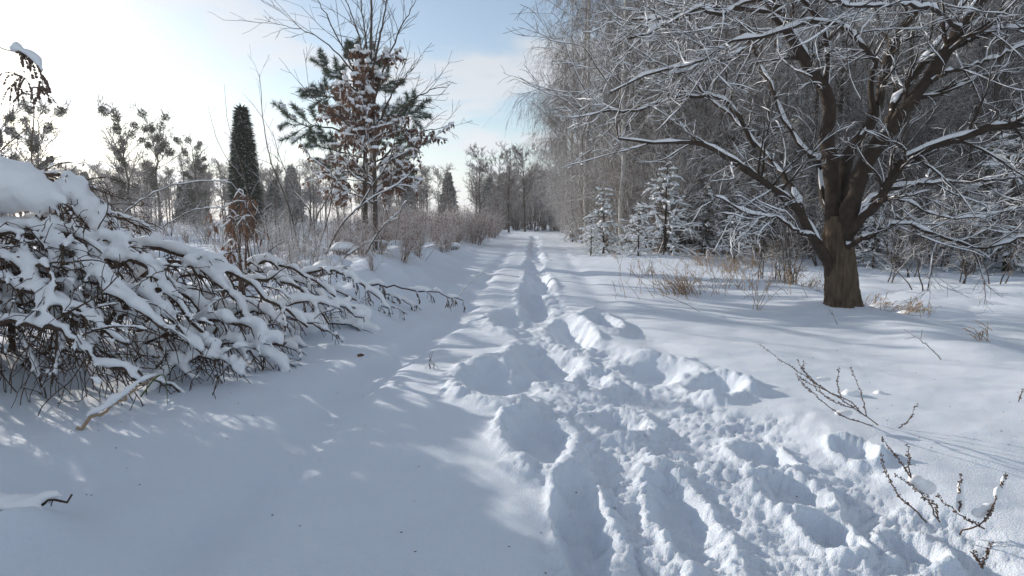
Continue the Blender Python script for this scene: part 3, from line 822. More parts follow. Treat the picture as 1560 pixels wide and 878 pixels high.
bent_shrub('bent_shrub', 'tangled brush standing behind the great snow pillow at the left edge',
           [pl([(-40, 470, 6.6), (40, 360, 6.6), (110, 320, 6.6), (180, 350, 6.6), (240, 400, 6.5)]),
            pl([(60, 470, 6.9), (130, 350, 6.9), (190, 335, 6.9), (250, 372, 6.9), (300, 420, 6.8)]),
            pl([(-120, 440, 6.2), (-60, 330, 6.2), (20, 310, 6.2), (90, 330, 6.2), (130, 380, 6.2)])], 39, .018, .065, 10, .40, .2, leaf=300)
bent_shrub('bent_shrub', 'brush continuing out of the picture at the left edge close to the camera',
           [pl([(-420, 560, 4.2), (-350, 380, 4.3), (-260, 300, 4.3), (-170, 330, 4.3), (-90, 420, 4.2)]),
            pl([(-520, 560, 4.2), (-480, 340, 4.4), (-380, 270, 4.5), (-280, 300, 4.5), (-180, 400, 4.4)]),
            pl([(-380, 600, 3.9), (-300, 450, 4.0), (-200, 420, 4.0), (-110, 480, 3.9)])], 40, .022, .09, 10, .45, .18,
           extra=[(*A(-300, 330, 4.4), .4, .3, .16), (*A(-200, 340, 4.6), .35, .3, .14)], voxel=.035, dup=3)
bent_shrub('bent_shrub', 'further brush beyond the left edge of the picture behind the near thicket',
           [pl([(-420, 480, 6.0), (-330, 300, 6.0), (-220, 230, 6.0), (-120, 260, 6.0), (-40, 340, 6.0)]),
            pl([(-600, 480, 5.6), (-520, 290, 5.6), (-420, 225, 5.6), (-300, 260, 5.6), (-200, 360, 5.6)])], 41, .022, .09, 12, .5, .18,
           extra=[(*A(-230, 250, 6.0), .5, .4, .2), (*A(-420, 250, 5.6), .5, .4, .2)], voxel=.035, dup=3)
bent_shrub('fallen_branch', 'fallen stalk lying on the snow below the brush, its upper side thick with snow',
           [pl([(118, 652, 3.72), (166, 622, 3.85), (210, 590, 3.95), (240, 575, 4.0)])], 42, .013, .038, 3, .12, .3, group=None, cat='branch', stemmat='dry_grass', n3=1, dup=0)
bent_shrub('fallen_branch', 'snow-heaped twig poking from the drift in the bottom left corner',
           [pl([(-60, 770, 2.5), (0, 775, 2.5), (40, 772, 2.5), (110, 758, 2.5)]), pl([(-40, 780, 2.45), (10, 775, 2.45), (45, 785, 2.42), (78, 810, 2.4)])],
           43, .012, .05, 2, .08, .2, group=None, cat='branch', n3=1, dup=0)

# one fresh blade bent over the fallen stalk
mb = MB()
bl = np.stack([spline(pl([(214, 605, 3.9), (236, 577, 3.92), (250, 572, 3.92), (254, 592, 3.9), (255, 618, 3.88)]), 12)])
V, F = tube(bl, np.linspace(.006, .0015, 12)[None], 5); o = mb.add(V, F).build('green_stalk', 'green_blade')
o['label'] = 'single green grass blade folded over the fallen stalk'; o['category'] = 'grass'

# ------------------------------------------------------------------ drooping seed heads at the far left top
def seed_plume(label, pts, seed, r=.004, n=90, snow=True, ln=.12):
    g = np.random.default_rng(seed)
    P = spline(pts, 22)[None]; base = P[0, 0].copy(); P = P - base
    root = thing('seed_plume', label, 'plant', base, 0, 'drooping seed plumes at the left')
    Rr = np.linspace(r, .0015, 22)[None]
    MB().add(*tube(P, Rr, 5)).build('stalk', 'dry_weed', root)
    P2, R2 = grow(P, Rr, 16, .5, 1., ln, R(50), 6, g, droop=.5, wig=.12, rf=.6, rtip=.0012, rel=False)
    h = MB().add(*tube(P2, R2, 3))
    C, D = sample(P2, n * 3, g); h.add(*blobs(C, g.uniform(.004, .010, len(C)), g, 1, .3)); h.build('seed_head', 'dry_weed', root)
    if snow:
        s = MB(); snow_solid(s, P[:, 11:19], np.full((1, 8), .012), .045, 8, g, pw=.6, gap=0, wide=.9); fuse(s, 'snow', root, .008, 4)
seed_plume('snow-capped seed plume nodding in from the left edge against the sky', pl([(-60, 300, 3.6), (-50, 120, 3.6), (-20, 72, 3.6), (12, 77, 3.6), (40, 84, 3.6), (60, 105, 3.6), (66, 138, 3.6)]), 51)
seed_plume('darker seed plume hanging just below the snow-capped one at the left edge', pl([(60, 330, 5.9), (48, 240, 5.9), (52, 170, 5.9), (45, 130, 5.9), (30, 115, 5.9), (20, 130, 5.9)]), 52, r=.007, n=170, snow=False, ln=.26)

# ------------------------------------------------------------------ saplings and weeds of the left bank
def sapling(label, stems, seed, r=.012, th=.02, nb=4, bl=.35, name='sapling', m='sapling_bark', up=.1):
    g = np.random.default_rng(seed)
    f = stems[0][0]; Y0 = f[2]
    if name == 'sapling':                               # the foot stands where its pixel meets the snow
        Y0 = min(ong(f[0], f[1])[1], 13.0) if f[1] > 345 else f[2]
    sc_ = Y0 / f[2]; r, th, bl = r * (.4 + .6 * sc_), th * (.4 + .6 * sc_), bl * sc_
    L = []
    for st in stems:
        q = [A(a, b_, Y0 + (c - f[2])) for a, b_, c in st]
        if st[0][1] > 364 and name == 'sapling':
            q[0][2] = gz(q[0][0], q[0][1]) - .08
        L.append(spline(q, 20, .006, g))
    P = np.stack(L); base = P[0, 0].copy(); base[2] = gz(base[0], base[1]) - .05; P = P - base
    root = thing(name, label, 'sapling', base, 0, 'thin bare saplings on the left bank')
    Rr = np.linspace(r, r * .25, 20)[None] * np.ones((len(P), 1))
    P2, R2 = grow(P, Rr, nb, .25, 1., bl, R(40), 7, g, up=up, wig=.1, rf=.5, rtip=.0025, rel=False)
    P3, R3 = grow(P2, R2, 2, .2, .9, .5, R(40), 4, g, wig=.12, rf=.7, rtip=.002)
    MB().add(*tube(P, Rr, 7)).build('stem', m, root)
    MB().add(*tube(P2, R2, 4)).add(*tube(P3, R3, 3)).build('twigs', m, root)
    s = MB().add(*snow_tube(P, Rr, th, 6, g, 1.6, .2, .6)).add(*snow_tube(P2, R2, th * .6, 4, g, 1.6, .3)); s.build('snow', 'snow', root)
Yp = 9.6
sapling('tall whip sapling curving up past the dark columnar conifer', [([(459, 380, Yp), (435, 303, Yp), (412, 242, Yp), (402, 190, Yp), (395, 112, Yp)])], 61, .016, .012, 5, .5)
sapling('short straight sapling standing left of the tall whip', [([(423, 384, 9.2), (419, 322, 9.2), (422, 262, 9.2), (425, 215, 9.2)])], 62, .010, .01, 4, .3)
sapling('two thin whips bowed to the left beside the columnar conifer', [([(385, 370, 10.5), (360, 280, 10.5), (330, 210, 10.5), (316, 160, 10.5)]), ([(390, 370, 10.5), (372, 270, 10.5), (348, 190, 10.5), (342, 128, 10.5)])], 63, .009, .01, 2, .25)
sapling('leaning snow-lined stem crossing in front of the brown-leaved tree', [([(490, 385, 9.4), (524, 338, 9.4), (566, 303, 9.4), (608, 280, 9.4), (636, 250, 9.4)]), ([(545, 320, 9.4), (566, 285, 9.45), (590, 250, 9.5), (603, 205, 9.55), (612, 150, 9.6)]), ([(566, 290, 9.4), (558, 260, 9.4), (558, 225, 9.4)]), ([(566, 282, 9.4), (540, 268, 9.3), (520, 245, 9.3)])], 64, .019, .035, 4, .4)
sapling('forked sapling with upswept arms left of the leaning stem', [([(460, 384, 9.0), (474, 330, 9.0), (448, 290, 9.0), (428, 245, 9.0), (415, 200, 9.0)]), ([(474, 345, 9.0), (500, 300, 9.0), (530, 250, 9.0), (560, 215, 9.0)]), ([(478, 380, 9.0), (500, 330, 9.0), (506, 280, 9.0), (500, 235, 9.0)])], 65, .014, .02, 5, .4)
sapling('slim upright sapling in front of the brown-leaved tree, foot in a snow mound', [([(569, 428, 8.6), (571, 380, 8.6), (572, 330, 8.6), (574, 270, 8.6), (570, 215, 8.6)])], 66, .010, .02, 7, .35)
sapling('snow-covered crooked stick slanting up from the mounds, right of the forked sapling', [([(505, 405, 8.8), (535, 385, 8.8), (567, 368, 8.8), (592, 372, 8.8)]), ([(552, 378, 8.8), (580, 350, 8.8), (610, 322, 8.8)])], 67, .02, .05, 2, .2)
sapling('long arching bramble spanning above the brush toward the columnar conifer', [([(140, 352, 6.9), (185, 328, 7.0), (220, 302, 7.1), (269, 281, 7.2), (344, 277, 7.3), (372, 300, 7.3)])], 68, .010, .018, 6, .14, name='bramble')
sapling('second low bramble arching over the mounds below the first', [([(250, 345, 8.0), (290, 322, 8.0), (330, 317, 8.0), (360, 325, 8.0)])], 69, .007, .014, 3, .12, name='bramble')
sapling('bare upright whips clustered around the forked sapling', [([(500 + i * 17, 380, 10.2 + .3 * i), (497 + i * 19, 320, 10.2 + .3 * i), (500 + i * 22, 250 - 12 * (i % 3), 10.2 + .3 * i)]) for i in range(-6, 7)], 70, .008, .014, 5, .32)

def dead_foliage(label, px, py, Y, seed, n=120, w=.35, h=.5):
    g = np.random.default_rng(seed)
    c = A(px, py, Y); base = np.array((c[0], c[1], gz(c[0], c[1])))
    root = thing('withered_plant', label, 'plant', base, 0, 'withered hanging plants on the left bank')
    top = c - base
    P = np.stack([spline([(g.normal() * .05, g.normal() * .05, -.05), (top[0] * .3, .0, top[2] * .6), (top[0] + g.normal() * w * .3, g.normal() * .1, top[2]), (top[0] + g.normal() * w, g.normal() * .2, top[2] - h * .5)], 12) for _ in range(9)])
    P[:, :, 2] *= g.uniform(.55, 1.05, (9, 1))
    Rr = np.linspace(.008, .002, 12)[None] * np.ones((9, 1))
    P2, R2 = grow(P, Rr, 7, .5, 1., .22, R(60), 5, g, droop=.5, wig=.12, rf=.6, rtip=.002, rel=False)
    MB().add(*tube(P, Rr, 5)).add(*tube(P2, R2, 3)).build('stems', 'dry_weed', root)
    C, D = sample(P2, n, g); lb = MB()
    add_blades(lb, C, g.normal(size=(n, 3)) * .35 + np.array((0, 0, -1.)), g.uniform(.05, .13, n), g.uniform(.02, .04, n), g)
    lb.build('dead_leaves', 'dry_leaf', root, False)
    MB().add(*snow_tube(P, Rr, .022, 6, g, 1.2, .4, .7)).build('snow', 'snow', root)
dead_foliage('withered plant with a curtain of hanging brown leaves below the columnar conifer', 372, 285, 8.3, 71, 160, .3, .5)
dead_foliage('dark withered leaves bunched on a snowy stalk left of the tall whip sapling', 362, 328, 6.9, 72, 70, .14, .25)

def tussock(label, px, py, seed, n=70, h=.22, m='dry_weed', cap=True, name='grass_tussock', group='grass tussocks under snow caps', w=.16):
    g = np.random.default_rng(seed)
    b = ong(px, py)
    root = thing(name, label, 'grass', (b[0], b[1], b[2] - .03), 0, group)
    a = g.uniform(0, 6.28, n); rr = w * np.sqrt(g.random(n))
    C = np.stack([np.cos(a) * rr, np.sin(a) * rr, 0 * a], -1)
    D = np.stack([np.cos(a) * .6, np.sin(a) * .6, .9 + 0 * a], -1) + g.normal(size=(n, 3)) * .3
    t = MB(); add_blades(t, C, D, g.uniform(.6, 1.2, n) * h * 1.4, .007, g, bend=1.0); t.build('blades', m, root, False)
    if cap:
        s = MB().add(*blobs([(0, .02, h * .95), (w * .6, .05, h * .75), (-w * .7, 0, h * .7)], [(w * 1.5, w * 1.4, h * .42), (w, w, h * .36), (w, w, h * .36)], g, 2, .05)); fuse(s, 'snow', root, .025, 6)
TUS = [(632, 413, 'dark grass tussock with a drooping snow cap closest to the track edge'), (598, 362, 'grass tussock under a thick snow cap behind the slim sapling'), (524, 386, 'dark grass tuft below the forked sapling'),
       (675, 385, 'dark tuft in the bank right of the mounds, by the track'), (690, 380, 'small dark tuft at the bank end nearest the track bend'), (655, 352, 'dark tuft under snow left of the russet thicket'), (540, 482, 'tuft peeping from the snow beside the hanging frond'), (500, 420, 'dark hollow tuft under the arched brown bough')]
for i, (px, py, lab) in enumerate(TUS):
    tussock(lab, px, py, 80 + i, 110, .20, 'dark_needle' if i in (0, 1, 5) else 'dry_weed')

# ------------------------------------------------------------------ brown-leaved tree, the pine behind it, the columnar conifer
def brown_tree():
    g = np.random.default_rng(91)
    Y = 14.0; b = A(571, 385, Y); base = np.array((b[0], Y, gz(b[0], Y)))
    root = thing('brown_leaved_tree', 'young tree still full of rusty brown leaves and snow, bare stems on top', 'tree', base)
    q = lambda L: spline([A(px, py, Y + d) - base for px, py, d in L], 22, .012, g)
    tr = q([(571, 450, 0), (571, 390, 0), (571, 300, 0), (568, 200, 0), (566, 100, 0), (566, 0, 0), (570, -80, 0)])[None]
    R0 = np.linspace(.075, .012, 22)[None]
    MB().add(*tube(tr, R0, 9)).build('trunk', 'sapling_bark', root)
    ups = [[(567, 150, 0), (552, 80, .3), (535, 20, .5), (500, -60, .7)], [(567, 110, 0), (580, 50, -.2), (592, -10, -.3), (600, -60, -.3)], [(568, 190, 0), (545, 120, -.3), (500, 30, -.4), (470, -20, -.6)],
           [(568, 160, 0), (590, 90, .3), (615, 35, .5), (640, -10, .6)], [(567, 180, 0), (530, 100, .2), (480, 55, .3), (428, 38, .4)], [(567, 130, 0), (556, 50, .1), (545, -50, .1)], [(569, 210, 0), (600, 140, -.3), (640, 90, -.6)],
           [(569, 230, 0), (610, 170, .3), (650, 140, .5), (686, 130, .6)], [(569, 260, 0), (610, 215, .4), (650, 200, .7), (690, 192, .9)], [(568, 240, 0), (530, 190, -.3), (490, 160, -.6), (455, 125, -.8)], [(568, 170, 0), (570, 80, .4), (585, 0, .8)]]
    U = np.stack([q(u) for u in ups]); RU = np.linspace(.028, .005, 22)[None] * np.ones((len(U), 1))
    U2, RU2 = grow(U, RU, 9, .3, 1., .32, R(35), 7, g, up=.15, wig=.08, rf=.5, rtip=.004)
    U3, RU3 = grow(U2, RU2, 4, .2, 1., .4, R(35), 4, g, wig=.1, rf=.7, rtip=.0035)
    MB().add(*tube(U, RU, 6)).add(*tube(U2, RU2, 4)).add(*tube(U3, RU3, 3)).build('bare_stems', 'sapling_bark', root)
    # leafy lower crown
    L1, RL1 = grow(tr, R0, 46, .31, .69, 2.5, R(66), 9, g, up=.2, droop=.02, wig=.09, rf=.35, rtip=.006, rel=False, lpow=1.15)
    L2, RL2 = grow(L1, RL1, 7, .2, 1., .40, R(45), 6, g, droop=.06, wig=.1, rf=.5, rtip=.004)
    MB().add(*tube(L1, RL1, 5)).add(*tube(L2, RL2, 3)).build('branches', 'sapling_bark', root)
    n = 5600
    C, D = sample(L2, n, g, .1, 1.); C2, _ = sample(L1, 900, g, .35, 1.); C = np.concatenate([C, C2]) + g.normal(size=(n + 900, 3)) * .025
    n = len(C); lb = MB()
    add_blades(lb, C, g.normal(size=(n, 3)) * .45 + np.array((0, 0, -.9)), g.uniform(.07, .13, n), g.uniform(.035, .06, n), g, bend=.5); lb.build('leaves', 'dry_leaf', root, False)
    sb = MB().add(*snow_tube(L1, RL1, .05, 5, g, .8, .25, 1.)).add(*snow_tube(L2, RL2, .05, 5, g, .8, .3, 1.))
    C, D = sample(L2, 800, g, .2, 1.); r = g.uniform(.02, .075, 800); sb.add(*blobs(C + np.array((0, 0, .03)), np.stack([r * 1.2, r * 1.2, r * .6], -1), g, 1, .15)); sb.build('snow', 'snow', root)
brown_tree()
def big_pine():
    g = np.random.default_rng(92)
    Y = 17.5; b = A(556, 380, Y); base = np.array((b[0], Y, gz(b[0], Y)))
    root = thing('pine_tree', 'dark green pine standing behind the brown-leaved tree, branches showing on both sides', 'tree', base)
    q = lambda L, k=14: spline([A(px, py, Y + d) - base for px, py, d in L], k, .02, g)
    tr = q([(556, 440, 0), (556, 380, 0), (556, 250, 0), (545, 150, 0), (538, 72, 0)])[None]
    MB().add(*tube(tr, np.linspace(.11, .02, 14)[None], 8)).build('trunk', 'limb', root)
    ARM = [[(550, 215, 0), (505, 195, .2), (470, 192, .3), (438, 188, .4)], [(550, 175, 0), (515, 155, -.2), (490, 145, -.3), (470, 140, -.4)], [(545, 140, 0), (515, 118, .2), (495, 105, .3)], [(556, 215, 0), (600, 185, .4), (632, 160, .6)],
           [(555, 200, 0), (590, 180, -.5), (628, 172, -.6)], [(540, 105, 0), (535, 85, 0), (537, 70, 0)], [(542, 125, 0), (560, 100, .2), (575, 95, .4)], [(552, 240, 0), (510, 230, -.4), (480, 222, -.6)], [(552, 255, 0), (600, 235, .5), (630, 215, .8)],
           [(550, 190, 0), (530, 175, .9), (510, 165, 1.4)], [(554, 270, 0), (520, 260, .4), (490, 250, .7)], [(545, 150, 0), (565, 140, .8), (590, 130, 1.2)], [(552, 230, 0), (570, 215, 1.), (600, 200, 1.6)], [(552, 280, 0), (590, 270, .5), (620, 262, .8)]]
    B = np.stack([q(a, 10) for a in ARM]); RB = np.linspace(.03, .010, 10)[None] * np.ones((len(B), 1))
    B2, RB2 = grow(B, RB, 11, .3, 1., .40, R(50), 6, g, up=.22, wig=.12, rf=.5, rtip=.006)
    MB().add(*tube(B, RB, 5)).add(*tube(B2, RB2, 4)).build('branches', 'limb', root)
    nb = MB()
    for Q, n, t0 in ((B2, 230, .3), (B, 160, .5)):
        C, D = sample(Q, n * len(Q), g, t0, 1.); add_blades(nb, C, D * .8 + g.normal(size=D.shape) * .6, g.uniform(.12, .2, len(C)), .011, g, bend=.1)
    nb.build('needles', 'pine_needle', root, False)
    C, D = sample(B2, 380, g, .4, 1.); r = g.uniform(.03, .08, 380)
    MB().add(*blobs(C + np.array((0, 0, .05)), np.stack([r * 1.3, r * 1.3, r * .5], -1), g, 1, .15)).build('snow', 'snow', root)
big_pine()
def column_conifer():
    g = np.random.default_rng(93)
    Y = 26.0; b = A(374, 300, Y); base = np.array((b[0], Y, gz(b[0], Y)))
    top = A(370, 172, Y)[2] - base[2]
    root = thing('columnar_conifer', 'narrow dark green columnar conifer standing alone in the field', 'tree', base)
    tr = np.stack([np.zeros(8), np.zeros(8), np.linspace(-.2, top * .96, 8)], -1)[None]
    MB().add(*tube(tr, np.linspace(.12, .03, 8)[None], 8)).build('trunk', 'limb', root)
    n = 18000
    z = g.random(n) ** 1.1; rad = .50 * np.interp(z, (0, .12, .45, .7, .88, 1), (.95, 1, .80, .55, .22, .0)); a = g.uniform(0, 6.28, n)
    rad = rad * (1 + .5 * fbm(np.cos(a) * 2.5 + z * 3, np.sin(a) * 2.5 + z * 9, 3, 5))
    r = rad * np.sqrt(g.uniform(.35, 1.0, n))
    C = np.stack([np.cos(a) * r, np.sin(a) * r, z * top + .1], -1)
    D = np.stack([np.cos(a), np.sin(a), .55 + 0 * a], -1) + g.normal(size=(n, 3)) * .45
    nb = MB(); add_blades(nb, C, D, g.uniform(.12, .42, n), .045, g, bend=.6); nb.build('foliage', 'dark_needle', root, False)
    i = g.integers(0, n, 130); rr = g.uniform(.015, .05, 130); Cc = C[i].copy(); Cc[:, :2] *= (rad[i] / np.maximum(r[i], .05))[:, None]
    MB().add(*blobs(Cc, rr, g, 1, .2)).build('snow', 'snow', root)
column_conifer()

# ------------------------------------------------------------------ shrubs, weeds and far trees of the open field
def far_conifer(seed, H, W):
    g = np.random.default_rng(seed)
    tr = np.stack([np.zeros(6), np.zeros(6), np.linspace(-.3, H, 6)], -1)[None]
    t = MB().add(*tube(tr, np.linspace(.16, .03, 6)[None], 6)).mesh('trunk', 'limb')
    n = 5200
    z = g.random(n) ** .8; a = g.uniform(0, 6.28, n); lay = np.abs((z * 15) % 1 - .3)
    r = W * (1 - z) ** .85 * (1 - .35 * lay) * np.sqrt(g.uniform(.15, 1, n)) * (1 + .25 * np.sin(a * 3 + z * 20))
    C = np.stack([np.cos(a) * r, np.sin(a) * r, z * H * .95 + .5], -1)
    D = np.stack([np.cos(a), np.sin(a), -.25 + 0 * a], -1) + g.normal(size=(n, 3)) * .35
    c = MB(); add_blades(c, C, D, g.uniform(.4, .8, n), .16, g, bend=.3)
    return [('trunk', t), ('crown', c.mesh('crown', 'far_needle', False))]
def far_bare(seed, H, W, ball=0, fine=8):
    g = np.random.default_rng(seed)
    k = 10
    P = np.stack([np.cumsum(g.normal(size=k)) * .09, np.cumsum(g.normal(size=k)) * .09, np.linspace(-.3, H, k)], -1)[None]; P[:, :, :2] -= P[:, :1, :2]
    Rr = np.linspace(.014 * H, .02, k)[None]
    P1, R1 = grow(P, Rr, 22, .25, .98, W, R(45), 8, g, up=.25, wig=.1, rf=.45, rtip=.022, rel=False, lpow=.35)
    P2, R2 = grow(P1, R1, 9, .2, 1., .42, R(42), 6, g, up=.12, wig=.12, rf=.5, rtip=.018)
    P3, R3 = grow(P2, R2, fine, .15, 1., .45, R(42), 4, g, up=.05, wig=.14, rf=.6, rtip=.016)
    t = MB().add(*tube(P, Rr, 7)).add(*tube(P1[:, :4], R1[:, :4], 5)).mesh('trunk', 'forest_bark')
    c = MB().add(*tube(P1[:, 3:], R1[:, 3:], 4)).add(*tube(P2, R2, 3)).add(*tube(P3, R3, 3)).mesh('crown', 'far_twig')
    out = [('trunk', t), ('crown', c)]
    if ball:
        C, D = sample(P1, ball, g, .3, 1.)
        for i in range(ball):
            m = 200; r = g.uniform(.18, .38)
            d = nrm(g.normal(size=(m, 3))); b = MB()
            add_blades(b, C[i] + d * (r * g.random(m) ** .45)[:, None], d + g.normal(size=(m, 3)) * .5, .13, .05, g, bend=.2)
            out.append(('mistletoe_ball', b.mesh('mistletoe_ball', 'mistletoe', False)))
    return out
FARB = [far_bare(s, 11, 3.2) for s in (151, 152, 153)]
FARC = [far_conifer(161, 9, 2.1), far_conifer(162, 10, 2.6)]
def field():
    g = np.random.default_rng(29)
    MT = [far_bare(201, 8, 2.9, 30, 3), far_bare(202, 8, 2.9, 26, 3)]
    MIS = [(190, 290, 55, 184, 'mistletoe-laden bare tree, the taller middle one left of the conifer column', 26, 201), (238, 292, 60, 192, 'mistletoe-laden bare tree just right of the taller one', 30, 202), (62, 285, 46, 176, 'darkest mistletoe-laden tree rising over the snow pillow at the left edge', 34, 203), (8, 285, 50, 170, 'mistletoe-laden tree cut by the left edge of the picture', 30, 204), (300, 292, 66, 222, 'smallest mistletoe tree, nearest the columnar conifer', 12, 205)]
    for px, py, Y, topy, lab, nb, sd in MIS:
        p = A(px, py, Y); z0 = gz(p[0], Y); H = A(px, topy, Y)[2] - z0
        put('mistletoe_tree', lab, 'tree', MT[sd % 2], (p[0], Y, z0), sd * 1.3, 'trees with mistletoe balls', H / 8)
    n = 0
    for i in range(230):
        px = g.uniform(-420, 850); Y = g.uniform(72, 135)
        if px > 690: Y = g.uniform(100, 170)
        x = A(px, 300, Y)[0]
        con = g.random() < .13
        ht = A(px, g.uniform(244, 278), Y)[2]
        if con:
            put('far_conifer', 'small dark conifer in the distant tree line across the field', 'tree', FARC[i % 2], (x, Y, gz(x, Y)), g.uniform(0, 6.28), 'distant conifers across the field', ht / 10 * .95)
        else:
            put('far_tree', 'grey bare tree in the distant tree line across the field', 'tree', FARB[i % 3], (x, Y, gz(x, Y)), g.uniform(0, 6.28), 'distant bare trees across the field', ht / 12)
    for px, Y, topy, lab, k in ((733, 62, 222, 'tall pale bare tree standing up from the line left of the track end', 0), (775, 58, 216, 'broad bare tree where the track disappears', 1), (800, 66, 214, 'bare tree behind the broad one at the track end', 2), (760, 75, 228, 'bare tree between the two tall ones at the track end', 1)):
        x = A(px, 300, Y)[0]; ht = A(px, topy, Y)[2]
        put('far_tree', lab, 'tree', FARB[k], (x, Y, gz(x, Y)), g.uniform(0, 6.28), 'trees at the end of the track', ht / 12)
    for i in range(46):
        Y = g.uniform(88, 150); x = .0376 * Y + g.uniform(-7, 8)
        put('far_tree', 'bare tree closing the view at the end of the track', 'tree', FARB[i % 3], (x, Y, gz(x, Y)), g.uniform(0, 6.28), 'trees closing the end of the track', g.uniform(.5, .85))
    for i in range(30):
        Y = g.uniform(70, 90); x = .0376 * Y + g.uniform(-6, 5)
        put('end_shrub', 'grey shrub closing the end of the track', 'shrub', SHRUB[i % 2], (x, Y, gz(x, Y)), g.uniform(0, 6.28), 'shrubs closing the end of the track', g.uniform(1.0, 1.8))
    # russet thicket left of the track
    m = 0
    for _ in range(900):
        Y = g.uniform(18, 50); px = g.uniform(585, 800)
        x = A(px, 340, Y)[0]
        if x > float(bank_x(Y)) - .5 or x > .0376 * Y - 1.5: continue
        m += 1
        put('russet_shrub', 'russet snow-flecked shrub in the thicket beside the track' if Y < 28 else 'russet shrub farther back in the thicket beside the track', 'shrub', RUSSET[m % 2], (x, Y, gz(x, Y)), g.uniform(0, 6.28), 'near russet thicket' if Y < 28 else 'far russet thicket', g.uniform(.45, 1.0) * (1.0 if Y > 24 else .55))
        if m >= 90: break
    m = 0
    for _ in range(900):
        Y = g.uniform(22, 62); px = g.uniform(-60, 600); x = A(px, 340, Y)[0]
        m += 1
        put('field_shrub', 'grey snow-flecked shrub scattered in the left field', 'shrub', SHRUB[m % 2] if m % 3 else RUSSET[m % 2], (x, Y, gz(x, Y)), g.uniform(0, 6.28), 'shrubs of the left field', g.uniform(.35, .8))
        if m >= 90: break
    m = 0
    for _ in range(900):
        Y = g.uniform(8.5, 17); px = g.uniform(330, 720); x = A(px, 380, Y)[0]
        if x > float(bank_x(Y)) - .7: continue
        m += 1
        put('frosted_whips', 'clump of thin frosted whips among the snow mounds behind the brush', 'weed', WHIPS[m % 2] if m % 4 else RUSSET[m % 2], (x, Y, gz(x, Y)), g.uniform(0, 6.28), 'frosted whips on the mounds', g.uniform(.3, .7) * (1 if m % 4 else .55))
        if m >= 24: break
    for i, (px, Y, lab) in enumerate(((545, 13.2, 'low russet shrub hiding the left foot of the brown-leaved tree'), (575, 12.8, 'low russet shrub right in front of the brown-leaved tree trunk'), (612, 13.0, 'low russet shrub at the right foot of the brown-leaved tree'), (640, 14.2, 'low russet shrub between the brown-leaved tree and the track'), (515, 14.0, 'low russet shrub left of the pine trunk'))):
        x = A(px, 380, Y)[0]; put('foot_shrub', lab, 'shrub', RUSSET[i % 2], (x, Y, gz(x, Y)), i, 'shrubs at the foot of the brown-leaved tree', .48)
    # dry weeds all over the field
    n = 2700
    Y = 15 + 45 * g.random(n) ** 1.2; px = g.uniform(-100, 740, n)
    x = (px - 780) / FPX * Y
    ok = x < bank_x(Y) - .6 - .05 * Y; x, Y = x[ok], Y[ok]; n = len(x)
    cl = fbm(x * .35, Y * .35, 2, 7) > -.12; x, Y = x[cl], Y[cl]; n = len(x)
    P = np.zeros((n, 5, 3)); P[:, 0] = np.stack([x, Y, ground_h(x, Y, False) - .04], -1)
    D = nrm(np.stack([g.normal(size=n) * .25, g.normal(size=n) * .25, np.ones(n)], -1)); h = g.uniform(.35, 1.15, n) / 4
    for j in range(1, 5):
        D = nrm(D + g.normal(size=(n, 3)) * .12 + np.array((0, 0, -.02))); P[:, j] = P[:, j - 1] + D * h[:, None]
    Rr = np.linspace(.005, .003, 5)[None] * np.ones((n, 1))
    P2, R2 = grow(P, Rr, 3, .4, 1., .35, R(40), 3, g, wig=.15, rf=.9, rtip=.003)
    w = MB().add(*tube(P, Rr, 3)).add(*tube(P2, R2, 3)).build('dry_weeds', 'russet_twig')
    w['kind'] = 'stuff'; w['label'] = 'dry frosted weeds standing all over the left field'; w['category'] = 'weeds'
field()

# ------------------------------------------------------------------ grass and weeds right of the track
def straw_clump(label, px, py, seed, n, h, lean=-.3, w=.12, m='dry_grass'):
    g = np.random.default_rng(seed); b = ong(px, py)
    root = thing('dry_grass_clump', label, 'grass', (b[0], b[1], b[2] - .02), 0, 'dry straw clumps beside the old tree')
    P = np.zeros((n, 6, 3)); P[:, 0, :2] = g.normal(size=(n, 2)) * w
    D = nrm(np.stack([lean + g.normal(size=n) * .28, g.normal(size=n) * .28, np.ones(n)], -1)); st = g.uniform(.4, 1.1, n) * h / 5
    for j in range(1, 6):
        D = nrm(D + g.normal(size=(n, 3)) * .12 + np.array((lean * .1, 0, -.06))); P[:, j] = P[:, j - 1] + D * st[:, None]
    Rr = np.linspace(.0055, .0025, 6)[None] * np.ones((n, 1))
    MB().add(*tube(P, Rr, 3)).build('straws', m, root)
    lb = MB(); C, D = sample(P, n * 2, g, .3, 1.); add_blades(lb, C, D + g.normal(size=D.shape) * .5, g.uniform(.06, .18, len(C)), .011, g, bend=.8); lb.build('blades', m, root, False)
    if h < .45:
        s = MB().add(*blobs([(0, 0, .03), (w * .8, 0, .02)], [(w, w, .045), (w * .7, w * .7, .03)], g, 2, .06)); s.build('snow', 'snow', root)
